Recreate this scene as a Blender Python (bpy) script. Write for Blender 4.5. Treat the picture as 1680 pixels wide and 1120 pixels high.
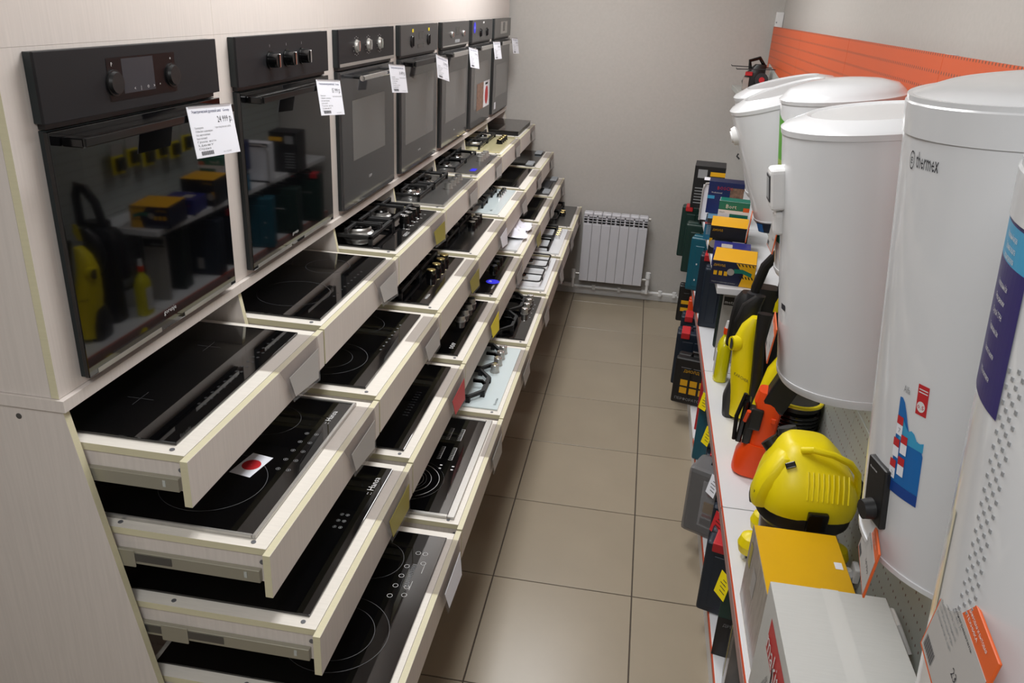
import bpy, bmesh, math, random
from mathutils import Matrix, Vector
random.seed(7)
for o in list(bpy.data.objects): bpy.data.objects.remove(o, do_unlink=True)
SC = bpy.context.scene
COL = SC.collection
R = math.radians
# ------------------------------------------------------------------ camera
cam_d = bpy.data.cameras.new('camera'); cam = bpy.data.objects.new('camera', cam_d); COL.objects.link(cam)
cam_d.sensor_width = 36.0; cam_d.lens = 36.0 * 1314.3 / 1680.0
cam.location = (0.992, -1.238, 2.128); cam.rotation_euler = (R(66.883), R(-2.907), R(9.418))
cam_d.clip_start = 0.02
SC.camera = cam
# ------------------------------------------------------------------ world, lights, exposure
w = bpy.data.worlds.new('world'); SC.world = w; w.use_nodes = True
w.node_tree.nodes['Background'].inputs[0].default_value = (0.9, 0.95, 1, 1)
w.node_tree.nodes['Background'].inputs[1].default_value = 0.3
SC.view_settings.view_transform = 'Standard'; SC.view_settings.look = 'None'
SC.view_settings.exposure = -0.02; SC.view_settings.gamma = 1.0; SC.view_settings.use_curve_mapping = False
def lamp(x, y, z, sx, sy, p, col=(0.97, 0.985, 1.0), rot=(0, 0, 0)):
    d = bpy.data.lights.new('lamp_light', 'AREA'); d.shape = 'RECTANGLE'; d.size = sx; d.size_y = sy
    d.energy = p; d.color = col
    o = bpy.data.objects.new('lamp_light', d); COL.objects.link(o); o.location = (x, y, z); o.rotation_euler = rot
LAMPS = [(0.7, -1.7), (0.62, 0.9), (0.55, 3.3)]
LP = [29, 25, 35]
for (lx, ly), e in zip(LAMPS, LP): lamp(lx, ly, 2.93, 0.56, 1.1, e)

# ------------------------------------------------------------------ helpers
def lin(c):
    if isinstance(c, str): c = tuple(int(c[i:i+2], 16)/255 for i in (0, 2, 4))
    return tuple(v/12.92 if v <= 0.04045 else ((v+0.055)/1.055)**2.4 for v in c[:3]) + (1,)
MC = {}
def mat(name, col, rough=0.5, metal=0.0, spec=0.5, coat=0.0, noise=0.0, nscale=30.0, stretch=(1, 1, 1), bump=0.0, alpha=1.0, trans=0.0, emis=0.0, grime=None):
    if name in MC: return MC[name]
    m = bpy.data.materials.new(name); m.use_nodes = True; nt = m.node_tree; b = nt.nodes['Principled BSDF']
    b.inputs['Base Color'].default_value = lin(col); b.inputs['Roughness'].default_value = rough
    b.inputs['Metallic'].default_value = metal; b.inputs['Specular IOR Level'].default_value = spec
    b.inputs['Coat Weight'].default_value = coat; b.inputs['Coat Roughness'].default_value = 0.05
    b.inputs['Alpha'].default_value = alpha; b.inputs['Transmission Weight'].default_value = trans
    if emis: b.inputs['Emission Color'].default_value = lin(col); b.inputs['Emission Strength'].default_value = emis
    if noise or bump:
        tc = nt.nodes.new('ShaderNodeTexCoord'); mp = nt.nodes.new('ShaderNodeMapping'); n = nt.nodes.new('ShaderNodeTexNoise')
        mp.inputs['Scale'].default_value = stretch; n.inputs['Scale'].default_value = nscale; n.inputs['Detail'].default_value = 4
        nt.links.new(tc.outputs['Object'], mp.inputs[0]); nt.links.new(mp.outputs[0], n.inputs[0])
        if noise:
            r = nt.nodes.new('ShaderNodeMapRange'); r.inputs[1].default_value = 0.3; r.inputs[2].default_value = 0.7
            r.inputs[3].default_value = 1-noise; r.inputs[4].default_value = 1+noise*0.6
            mx = nt.nodes.new('ShaderNodeVectorMath'); mx.operation = 'SCALE'; mx.inputs[0].default_value = lin(col)[:3]
            nt.links.new(n.outputs[0], r.inputs[0]); nt.links.new(r.outputs[0], mx.inputs['Scale']); nt.links.new(mx.outputs[0], b.inputs['Base Color'])
        if bump:
            bp = nt.nodes.new('ShaderNodeBump'); bp.inputs['Strength'].default_value = bump; bp.inputs['Distance'].default_value = 0.002
            nt.links.new(n.outputs[0], bp.inputs['Height']); nt.links.new(bp.outputs[0], b.inputs['Normal'])
    MC[name] = m; return m
class G:
    """collects shapes for one mesh"""
    def __init__(s): s.v = []; s.f = []; s.m = []; s.sm = []; s.M = Matrix.Identity(4); s.ms = []
    def mi(s, m):
        if m not in s.ms: s.ms.append(m)
        return s.ms.index(m)
    def add(s, vs, fs, m, sm=True):
        b = len(s.v); s.sm += [sm]*len(fs); s.v += [tuple(s.M @ Vector(p)) for p in vs]
        for i, f in enumerate(fs):
            s.f.append([b+k for k in f]); s.m.append(s.mi(m[i] if isinstance(m, list) else m))
        return s
    def box(s, a, b, m, bev=0.0, seg=1, face=None):
        """face: {'z+': material,...} overrides"""
        (x0, y0, z0), (x1, y1, z1) = a, b
        x0, x1 = min(x0, x1), max(x0, x1); y0, y1 = min(y0, y1), max(y0, y1); z0, z1 = min(z0, z1), max(z0, z1)
        bev = min(bev, 0.45*min(x1-x0, y1-y0, z1-z0))
        if bev > 0:
            bm = bmesh.new(); bmesh.ops.create_cube(bm, size=1.0)
            for q in bm.verts: q.co = Vector(((x0+x1)/2+q.co.x*(x1-x0), (y0+y1)/2+q.co.y*(y1-y0), (z0+z1)/2+q.co.z*(z1-z0)))
            bmesh.ops.bevel(bm, geom=list(bm.edges), offset=bev, segments=seg, affect='EDGES', profile=0.6)
            bm.normal_update(); bm.verts.index_update()
            vs = [q.co[:] for q in bm.verts]; fs = [[q.index for q in f.verts] for f in bm.faces]; ns = [f.normal.copy() for f in bm.faces]; bm.free()
        else:
            vs = [(x0, y0, z0), (x1, y0, z0), (x1, y1, z0), (x0, y1, z0), (x0, y0, z1), (x1, y0, z1), (x1, y1, z1), (x0, y1, z1)]
            fs = [(0, 3, 2, 1), (4, 5, 6, 7), (0, 1, 5, 4), (2, 3, 7, 6), (1, 2, 6, 5), (0, 4, 7, 3)]
            ns = [Vector(n) for n in ((0, 0, -1), (0, 0, 1), (0, -1, 0), (0, 1, 0), (1, 0, 0), (-1, 0, 0))]
        if face:
            L = []
            for n in ns:
                k = max(range(3), key=lambda i: abs(n[i])); key = 'xyz'[k]+('+' if n[k] > 0 else '-')
                L.append(face.get(key, m))
            return s.add(vs, fs, L, False)
        return s.add(vs, fs, m, False)
    def prism(s, poly, m, axis='y', a=0, b=1, capm=None):
        """poly: 2d points in the plane perpendicular to axis ((x,z) for y, (y,z) for x, (x,y) for z)"""
        n = len(poly)
        def P(p, t): return {'y': (p[0], t, p[1]), 'x': (t, p[0], p[1]), 'z': (p[0], p[1], t)}[axis]
        vs = [P(p, a) for p in poly]+[P(p, b) for p in poly]
        fs = [list(range(n)), list(range(2*n-1, n-1, -1))]+[[i, i+n, (i+1) % n+n, (i+1) % n] for i in range(n)]
        c = capm or m
        return s.add(vs, fs, [c, c]+[m]*n, False)
    def cyl(s, p0, p1, r0, m, r1=None, seg=20, capm=None):
        p0, p1 = Vector(p0), Vector(p1); r1 = r0 if r1 is None else r1
        d = (p1-p0).normalized(); u = d.orthogonal().normalized(); v = d.cross(u)
        vs = []
        for p, r in ((p0, r0), (p1, r1)):
            vs += [tuple(p+r*(math.cos(2*math.pi*i/seg)*u+math.sin(2*math.pi*i/seg)*v)) for i in range(seg)]
        fs = [list(range(seg-1, -1, -1)), list(range(seg, 2*seg))]+[[i, (i+1) % seg, (i+1) % seg+seg, i+seg] for i in range(seg)]
        c = capm or m
        return s.add(vs, fs, [c, c]+[m]*seg)
    def tube(s, path, r, m, seg=8, closed=False, sq=False):
        P = [Vector(p) for p in path]; n = len(P); vs = []; seg = 4 if sq else seg; up = None
        for i, p in enumerate(P):
            if closed: d = P[(i+1) % n]-P[i-1]
            else: d = (P[min(i+1, n-1)]-P[max(i-1, 0)])
            d.normalize()
            if up is None: up = d.orthogonal().normalized() if abs(d.z) > .9 else Vector((0, 0, 1))
            u = (up-d*up.dot(d)); u = d.orthogonal() if u.length < 1e-4 else u
            u.normalize(); v = d.cross(u); up = u
            for k in range(seg):
                a = 2*math.pi*k/seg+(math.pi/4 if sq else 0); vs.append(tuple(p+r*(math.cos(a)*u+math.sin(a)*v)))
        fs = []
        for i in range(n if closed else n-1):
            j = (i+1) % n
            for k in range(seg): fs.append([i*seg+k, i*seg+(k+1) % seg, j*seg+(k+1) % seg, j*seg+k])
        if not closed: fs += [list(range(seg-1, -1, -1)), [(n-1)*seg+k for k in range(seg)]]
        return s.add(vs, fs, m)
    def lathe(s, prof, m, seg=32, c=(0, 0, 0), sx=1, sy=1, ex=2.0):
        vs = []; n = len(prof)
        for r, z in prof:
            for k in range(seg):
                a = 2*math.pi*k/seg; ca, sa = math.cos(a), math.sin(a)
                q = (abs(ca)**ex+abs(sa)**ex)**(-1/ex)
                vs.append((c[0]+r*sx*ca*q, c[1]+r*sy*sa*q, c[2]+z))
        fs = []; mm = []
        for i in range(n-1):
            for k in range(seg):
                fs.append([i*seg+k, i*seg+(k+1) % seg, (i+1)*seg+(k+1) % seg, (i+1)*seg+k]); mm.append(m[i] if isinstance(m, list) else m)
        l = m[-1] if isinstance(m, list) else m; f0 = m[0] if isinstance(m, list) else m
        fs += [list(range(seg-1, -1, -1)), [(n-1)*seg+k for k in range(seg)]]; mm += [f0, l]
        return s.add(vs, fs, mm)
    def loft(s, secs, m, seg=24, ex=3.0):
        """secs: list of (centre, rx, ry, z-tilt) horizontal superellipses"""
        vs = []
        for c, rx, ry in secs:
            for k in range(seg):
                a = 2*math.pi*k/seg; ca, sa = math.cos(a), math.sin(a); q = (abs(ca)**ex+abs(sa)**ex)**(-1/ex)
                vs.append((c[0]+rx*ca*q, c[1]+ry*sa*q, c[2]))
        fs = []; n = len(secs)
        for i in range(n-1):
            for k in range(seg): fs.append([i*seg+k, i*seg+(k+1) % seg, (i+1)*seg+(k+1) % seg, (i+1)*seg+k])
        fs += [list(range(seg-1, -1, -1)), [(n-1)*seg+k for k in range(seg)]]
        return s.add(vs, fs, m)
    def ring(s, c, r0, r1, m, seg=48, a0=0, a1=360, z=0):
        vs = []; full = (a1-a0) >= 360; n = seg if full else seg+1
        for k in range(n):
            a = R(a0+(a1-a0)*k/seg); ca, sa = math.cos(a), math.sin(a)
            vs += [(c[0]+r0*ca, c[1]+r0*sa, z), (c[0]+r1*ca, c[1]+r1*sa, z)]
        fs = [[2*k, 2*k+1, (2*((k+1) % n))+1, 2*((k+1) % n)] for k in range(seg)]
        return s.add(vs, fs, m)
    def quad(s, pts, m): return s.add(pts, [list(range(len(pts)))], m)
    def text(s, t, size, B, m, bend=None, wid=None, align='L'):
        vs, fs = text_data(t)
        W = max((p[0] for p in vs), default=1); k = size
        kx = k if wid is None else wid/W
        off = 0 if align == 'L' else -W*kx/2
        P = [(p[0]*kx+off, p[1]*k, 0) for p in vs]
        if bend: P = [bend(p) for p in P]
        else: P = [tuple(B @ Vector(p)) for p in P]
        return s.add(P, fs, m)
    def build(s, name, parent=None, smooth=30, **props):
        me = bpy.data.meshes.new(name); me.from_pydata(s.v, [], s.f)
        for m in s.ms: me.materials.append(m)
        me.polygons.foreach_set('material_index', s.m)
        if smooth:
            me.set_sharp_from_angle(angle=R(smooth)); me.polygons.foreach_set('use_smooth', s.sm)
        me.update()
        o = bpy.data.objects.new(name, me); COL.objects.link(o)
        if parent: o.parent = parent
        for k, v in props.items(): o[k] = v
        return o
TC = {}
def text_data(t):
    if t in TC: return TC[t]
    c = bpy.data.curves.new('t', 'FONT'); c.body = t; c.size = 1.0; c.resolution_u = 1
    o = bpy.data.objects.new('t', c); me = o.to_mesh()
    r = ([tuple(v.co) for v in me.vertices], [list(p.vertices) for p in me.polygons])
    o.to_mesh_clear(); bpy.data.objects.remove(o); bpy.data.curves.remove(c)
    TC[t] = r; return r
def basis(o, x, y):
    x = Vector(x).normalized(); y = Vector(y); y = (y-x*y.dot(x)).normalized(); z = x.cross(y)
    M = Matrix.Identity(4)
    for i, v in enumerate((x, y, z)):
        for r in range(3): M[r][i] = v[r]
    for r in range(3): M[r][3] = o[r]
    return M
def empty(name, loc, label, cat, group=None, rot=(0, 0, 0)):
    o = bpy.data.objects.new(name, None); COL.objects.link(o); o.location = loc; o.rotation_euler = rot
    o.empty_display_size = 0.05; o['label'] = label; o['category'] = cat
    if group: o['group'] = group
    return o
def tag(o, label, cat, group=None):
    o['label'] = label; o['category'] = cat
    if group: o['group'] = group
    return o
def struct(o): o['kind'] = 'structure'; return o
def copy_tree(o, parent=None):
    c = o.copy(); COL.objects.link(c); c.parent = parent
    for ch in list(o.children): copy_tree(ch, c)
    return c
# ------------------------------------------------------------------ materials
WALL = mat('painted wall', 'b4b0ab', 0.85, noise=0.03, nscale=60, bump=0.15)
CEIL = mat('ceiling paint', 'e6e4e0', 0.9)
LAM = mat('laminate', 'd6cec8', 0.45, noise=0.05, nscale=6, stretch=(28, 28, 1.2), bump=0.04)
LAMT = mat('laminate top', 'e4dfd6', 0.42, noise=0.045, nscale=6, stretch=(3, 40, 40))
EDGE = mat('cream edge band', 'd3cdae', 0.45, noise=0.03, nscale=8, stretch=(1, 30, 30))
INNER = mat('brown hardboard', '8a5a3c', 0.7)
BG = mat('black glass', '050506', 0.03, spec=0.6, coat=0.3)
BGS = mat('black glass smoked', '0e0e0f', 0.06, spec=0.5)
BE = mat('black enamel', '0c0c0d', 0.18, spec=0.5)
BP = mat('black plastic', '141415', 0.42)
BPG = mat('black gloss plastic', '0a0a0b', 0.15)
DG = mat('dark grey plastic', '2c2d30', 0.5)
IRON = mat('cast iron', '161617', 0.6, noise=0.15, nscale=200, bump=0.2)
STEEL = mat('brushed steel', 'b6b4b0', 0.32, 0.65, noise=0.08, nscale=10, stretch=(4, 200, 4))
DSTEEL = mat('dark steel', '6a6967', 0.33, 0.7)
CHROME = mat('chrome', 'dcdcdc', 0.12, 1.0)
BRASS = mat('brass', 'c8b47c', 0.25, 1.0)
WE = mat('white enamel', 'e3e6ea', 0.15, coat=0.5)
WG = mat('white glass', 'cfdcdf', 0.06, coat=0.5)
BEIG = mat('beige glass', 'cfc79a', 0.08, coat=0.5)
HW = mat('heater white', 'd9dbde', 0.2, coat=0.35, bump=0.02, nscale=4)
WP = mat('white plastic', 'dedede', 0.35)
PAPER = mat('paper', 'e6e8f0', 0.6)
PAPG = mat('grey paper', 'a6a3a0', 0.6)
INK = mat('ink', '25252c', 0.7)
GREY = mat('print grey', '8e9092', 0.6)
WPR = mat('white print', 'd8d8d8', 0.6)
SPR = mat('faint print', '3d3d40', 0.4)
RED = mat('red', 'c0272d', 0.45); YEL = mat('yellow plastic', 'eeda0a', 0.38); YEL2 = mat('yellow carton', 'd9a80f', 0.35, noise=0.05, nscale=5)
ORP = mat('orange plastic', 'ea4a10', 0.4); ORM = mat('orange metal', 'cc4a1e', 0.45)
NAVY = mat('navy', '14265e', 0.4); NAVC = mat('navy case', '172433', 0.45); GRNC = mat('dark green case', '12302a', 0.45); TEAL = mat('teal case', '0f5668', 0.4)
BLUE = mat('blue print', '1768b0', 0.35); VIOL = mat('violet print', '241a66', 0.35); CYAN = mat('cyan print', '3a9cc8', 0.35); BST = mat('blue sticker', '2a2ae0', 0.35)
GREEN = mat('green print', '4f9a2c', 0.4); OLIVE = mat('olive paper', '8f8420', 0.4); TEALP = mat('teal print', '14705f', 0.4)
RACKW = mat('white powder coat', 'dcdde0', 0.35); RACKG = mat('grey panel', 'b4b8b4', 0.4)
ORT = mat('tag orange', 'cf5a24', 0.45)
CARD = mat('grey white carton', 'c4c5c2', 0.6, noise=0.03, nscale=4, stretch=(3, 60, 3), bump=0.05)
SKIN = mat('photo print', '8a6a5a', 0.5, noise=0.5, nscale=60)
RADW = mat('radiator white', 'c9c9cf', 0.35)
GUN = mat('grey foam', '8c9094', 0.8)
CLOTH = mat('white cloth', 'e6e8f4', 0.8)
YELB = mat('yellow liquid', 'd8cf10', 0.2, coat=0.3)
SCREW = mat('screw zinc', '6f7176', 0.4, 0.3); RAIL = mat('galvanised rail', 'a9a698', 0.42, 0.55)
PINKG = mat('rail insert', 'a58784', 0.5)
GROUT = mat('grout', '4c443c', 0.9)
BROWN = mat('brown tank', '3a3028', 0.25)
def clear_mat(name, col, f=0.25, rough=0.1):
    m = bpy.data.materials.new(name); m.use_nodes = True; nt = m.node_tree; nt.nodes.clear()
    o = nt.nodes.new('ShaderNodeOutputMaterial'); t = nt.nodes.new('ShaderNodeBsdfTransparent'); g = nt.nodes.new('ShaderNodeBsdfPrincipled'); x = nt.nodes.new('ShaderNodeMixShader')
    t.inputs[0].default_value = lin(col); g.inputs['Base Color'].default_value = (0.6, 0.6, 0.62, 1); g.inputs['Roughness'].default_value = rough
    x.inputs[0].default_value = f; nt.links.new(t.outputs[0], x.inputs[1]); nt.links.new(g.outputs[0], x.inputs[2]); nt.links.new(x.outputs[0], o.inputs[0])
    return m
CLEAR = clear_mat('clear plastic', 'dcd8d6', 0.16); WRAP = clear_mat('clear wrap', 'b8b8b8', 0.25, 0.15)
def tile_mat():
    m = mat('beige floor tile', '9b8f7c', 0.3, noise=0.05, nscale=3, bump=0.02)
    nt = m.node_tree; b = nt.nodes['Principled BSDF']; vm = [n for n in nt.nodes if n.type == 'VECT_MATH'][0]
    oi = nt.nodes.new('ShaderNodeObjectInfo'); mr = nt.nodes.new('ShaderNodeMapRange'); mr.inputs[3].default_value = 0.95; mr.inputs[4].default_value = 1.05
    s = nt.nodes.new('ShaderNodeVectorMath'); s.operation = 'SCALE'
    nt.links.new(oi.outputs['Random'], mr.inputs[0]); nt.links.new(vm.outputs[0], s.inputs[0]); nt.links.new(mr.outputs[0], s.inputs['Scale']); nt.links.new(s.outputs[0], b.inputs['Base Color'])
    return m
TILE = tile_mat()
def perforated(name, col, hole, sx, sz):
    """sheet metal with rows of small round holes (y,z spacing) drawn as relief and dark holes"""
    m = bpy.data.materials.new(name); m.use_nodes = True; nt = m.node_tree; b = nt.nodes['Principled BSDF']; b.inputs['Roughness'].default_value = 0.45
    tc = nt.nodes.new('ShaderNodeTexCoord'); sp = nt.nodes.new('ShaderNodeSeparateXYZ'); nt.links.new(tc.outputs['Object'], sp.inputs[0])
    def mth(op, a, bb=None):
        n = nt.nodes.new('ShaderNodeMath'); n.operation = op
        for i, q in enumerate((a, bb)):
            if q is None: continue
            if isinstance(q, (int, float)): n.inputs[i].default_value = q
            else: nt.links.new(q, n.inputs[i])
        return n.outputs[0]
    def cell(sock, per): return mth('MULTIPLY', mth('SUBTRACT', mth('FRACT', mth('DIVIDE', sock, per)), 0.5), per)
    a = cell(sp.outputs[1], sx); c = cell(sp.outputs[2], sz)
    d = mth('SQRT', mth('ADD', mth('MULTIPLY', a, a), mth('MULTIPLY', mth('MULTIPLY', c, c), 0.5)))
    k = mth('LESS_THAN', d, hole)
    mx = nt.nodes.new('ShaderNodeMix'); mx.data_type = 'RGBA'; mx.inputs[6].default_value = lin(col); mx.inputs[7].default_value = (0.14, 0.05, 0.03, 1)
    nt.links.new(k, mx.inputs[0]); nt.links.new(mx.outputs[2], b.inputs['Base Color'])
    return m
ORPERF = perforated('orange perforated sheet', 'cb5626', 0.0036, 0.021, 0.046)
GRPERF = perforated('grey perforated sheet', 'aeb3ae', 0.003, 0.025, 0.05)

# ================================================================== the setting
YF = 4.84; XR = 1.85; XL = -0.66; YN = -4.2; ZC = 3.0; P = 0.6904
g = G().box((XL-.1, YN-.1, -0.2), (XR+.1, YF+.1, -0.004), GROUT); floor = struct(g.build('floor'))
T = 0.5535; GX = [XL]+[0.0465+T*k for k in range(-1, 4) if XL < 0.0465+T*k < XR]+[XR]
GY = [YN]+[4.09+T*k for k in range(-15, 2) if YN < 4.09+T*k < YF]+[YF]
tm = {}
for i in range(len(GX)-1):
    for j in range(len(GY)-1):
        sx, sy = GX[i+1]-GX[i]-.005, GY[j+1]-GY[j]-.005
        k = (round(sx, 3), round(sy, 3))
        if k not in tm:
            o = G().box((0, 0, -0.008), (sx, sy, 0), TILE, 0.0012).build('tile', floor); tm[k] = o
        else: o = tm[k].copy(); COL.objects.link(o)
        o.location = (GX[i]+.0025, GY[j]+.0025, 0)
struct(G().box((XL-.1, YF, -.2), (XR+.1, YF+.1, ZC+.1), WALL).build('wall_back'))
struct(G().box((XR, YN-.1, -.2), (XR+.1, YF, ZC+.1), WALL).build('wall_right'))
struct(G().box((XL-.1, YN-.1, -.2), (XL, YF, ZC+.1), WALL).build('wall_left'))
struct(G().box((XL, YN-.1, -.2), (XR, YN, ZC+.1), WALL).build('wall_front'))
struct(G().box((XL, YN, ZC), (XR, YF, ZC+.1), CEIL).build('ceiling'))
g = G().box((0.3, YF-.014, 0), (XR, YF, .05), WP, .003); struct(g.build('baseboard_back'))
EM = mat('lamp panel', 'fff6e8', 0.5, emis=2.2)
for i, (lx, ly) in enumerate(LAMPS):
    t = empty('ceiling_lamp', (lx, ly, ZC), 'flat white fluorescent ceiling lamp over the aisle ' + ('behind the viewer', 'above the nearest ovens', 'towards the far wall')[i], 'lamp')
    G().box((-.31, -.6, -.06), (.31, .6, 0), WP, .004).build('housing', t)
    G().box((-.29, -.57, -.064), (.29, .57, -.0601), EM).build('diffuser', t)

# ================================================================== oven cabinets
def slope_x(z): return -0.022+(1.375-z)*0.165
FX = {1: .212, 2: .364, 3: .459, 4: .606}; FZ = {1: 1.292, 2: 1.10, 3: .914, 4: .71}
WHERE = ['nearest the viewer', 'second from the viewer', 'third from the viewer', 'fourth, in the middle of the row', 'fifth from the viewer', 'next to last before the far wall', 'last, against the far wall']
def cabinet(i):
    t = empty('display_cabinet', (0, i*P-.048, 0), 'cream laminate display cabinet under and around an oven, '+WHERE[i], 'cabinet', 'oven display cabinets')
    y0, y1 = -.008, P-.0085
    poly = [(XL+.005, 0), (slope_x(0), 0), (slope_x(1.374), 1.374), (XL+.005, 1.374)]
    g = G().prism(poly, EDGE, 'y', -.008, .008, LAM); g.build('side_panel', t, smooth=0)
    if i == 6:
        G().prism(poly, EDGE, 'y', P-.008, P+.006, LAM).build('side_panel', t, smooth=0); y1 = P+.006
    G().box((XL+.005, .0085, .08), (XL+.012, y1-.001, 1.37), INNER).build('back_board', t)
    G().box((XL+.013, .0085, .06), (slope_x(.1)-.04, P-.009, .076), LAM).build('bottom_board', t)
    G().box((slope_x(0)-.08, .0085, .001), (slope_x(0)-.064, P-.009, .059), LAM).build('plinth', t)
    G().box((XL+.005, y0-(.006 if i == 0 else 0), 1.375), (-.012, y1, 1.399), LAM, face={'y-': EDGE if 0 else LAM}).build('ledge', t, smooth=0)
    G().box((-.040, y0, 1.4), (-.024, y1, 2.016), LAM, face={'y-': EDGE}).build('front_panel', t, smooth=0)
    G().box((-.040, y0, 2.0164), (-.024, y1, ZC-.001), LAM, face={'y-': EDGE}).build('upper_panel', t, smooth=0)
    if i == 0:
        G().box((XL+.005, y0, 1.4), (-.0405, y0+.016, ZC-.001), LAM).build('upper_side_panel', t, smooth=0)
        s = G()
        for xx in (-.117, -.42): s.cyl((xx, y0-.001, 1.352), (xx, y0+.001, 1.352), .006, DSTEEL, seg=12)
        s.build('screw', t)
    return t
CAB = [cabinet(i) for i in range(7)]

# ================================================================== drawers
def drawer(r):
    """origin at front outer face, cabinet divider centre, top of the board"""
    t = bpy.data.objects.new('drawer', None); COL.objects.link(t); t.empty_display_size = .05
    L = .56
    G().box((-.0165-L, .022, -.016), (-.0165, P-.022, 0), LAMT, face={'y-': EDGE, 'y+': EDGE, 'z-': LAM}).build('top_board', t, smooth=0)
    G().box((-.016, .004, -.104), (0, P-.004, -.001), LAM, .0006, face={'y-': EDGE, 'y+': EDGE, 'z+': EDGE, 'z-': EDGE}).build('front_panel', t, smooth=0)
    for y in (.026, P-.042):
        G().box((-.0168-L, y, -.084), (-.0168, y+.016, -.0165), LAM, face={'z-': EDGE}).build('side_board', t, smooth=0)
    for y, s in ((.0235, 1), (P-.0235, -1)):
        g = G().box((-.017-L, y-.010*s, -.080), (-.03, y+.002*s, -.050), RAIL, .001)
        g.box((-.017-L, y-.0115*s, -.072), (-.22, y-.0105*s, -.054), DSTEEL)
        for k in (.06, .30, .34): g.box((-k-.003, y-.0112*s, -.070), (-k+.003, y-.0102*s, -.056), RACKG)
        g.box((-.36, y-.0140*s, -.086), (-.30, y-.0105*s, -.044), RAIL, .001)
        g.build('slide_rail', t)
    for x in (-.05, -.34):
        G().cyl((x, .038, -.001), (x, .038, .0015), .0052, SCREW, seg=12).build('screw', t)
    G().cyl((-.028, .0255, -.035), (-.028, .0235, -.035), .0052, SCREW, seg=12).build('screw', t)
    return t
protos = {}
# ---------------- hob parts, local frame: x in (-D,0) with front at 0, y in (0,W) from near end to far end, z=0 board top
D_, W_ = .50, .585
def plate(t, m, th=.006, x0=-D_, name='glass_top', frame=None, bev=.0015, rnd=0):
    G().box((x0, 0, 0.0003), (0, W_, th), m, bev, 2).build(name, t)
    if frame:
        g = G()
        g.box((x0-.004, -.007, .0003), (.0, -.0005, th+.003), frame, .0012); g.box((x0-.004, W_+.0005, .0003), (.0, W_+.007, th+.003), frame, .0012)
        g.box((.0005, -.007, .0003), (.009, W_+.007, th+.003), frame, .0012)
        g.build('steel_frame', t)
def rings(t, lst, z, m=SPR):
    for (x, y, rr) in lst:
        g = G()
        for q in rr: g.ring((x, y), q, q+.0012, m, z=z)
        g.build('cooking_zone', t, smooth=0)
def controls(t, z, xs, ys, m=GREY, s=.0045, kind='o'):
    g = G()
    for x in xs:
        for y in ys:
            if kind == 'o': g.ring((x, y), s, s+.0008, m, 12, z=z); g.quad([(x-.001, y-.002, z), (x+.001, y-.002, z), (x+.001, y+.002, z), (x-.001, y+.002, z)], m)
            else: g.quad([(x-.0035, y-.0008, z), (x+.0035, y-.0008, z), (x+.0035, y+.0008, z), (x-.0035, y+.0008, z)], m)
    g.build('touch_controls', t, smooth=0)
def lettering(t, s, x, y, z, size, m=WPR, parent=None):
    # reads from the front (+x side): text runs towards -y ... rotate so that its top is towards -x
    g = G().text(s, size, basis((x, y, z), (0, 1, 0), (-1, 0, 0)), m); g.build('lettering', t, smooth=0)
def knob(t, x, y, z, r=.019, h=.026, m=BPG, top=None, base=None, gripm=None):
    g = G(); g.cyl((0, 0, 0), (0, 0, .004), r*1.12, base or m, seg=24); g.cyl((0, 0, .004), (0, 0, h), r, m, r*.92, seg=24)
    if top: g.cyl((0, 0, h), (0, 0, h+.0015), r*.9, top, r*.82, seg=24)
    g.box((-r*.8, -.0025, h), (r*.8, .0025, h+.003), top or m, .001)
    o = g.build('knob', t); o.location = (x, y, z); return o
def burner(t, x, y, z, r=.04, wok=False, capm=BE, ringm=STEEL):
    g = G()
    if wok:
        g.lathe([(r*1.25, 0), (r*1.3, .008), (r*1.1, .014), (r*1.1, .024), (r, .03), (r*.7, .03)], ringm, 36)
        g.lathe([(r*.62, .030), (r*.6, .04), (r*.5, .043)], capm, 28)
    else:
        g.lathe([(r*1.15, 0), (r*1.2, .006), (r*.95, .010), (r*.92, .018), (r*.8, .02)], ringm, 28)
    o = g.build('burner', t); o.location = (x, y, z)
    c = G()
    if wok: c.lathe([(r*1.02, .0301), (r*1.05, .036), (r*.8, .040), (r*.78, .0305)], capm, 36)
    else: c.lathe([(r*.85, .0201), (r*.9, .024), (r*.8, .029), (r*.3, .030)], capm, 28)
    c.build('burner_cap', o); return o
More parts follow.
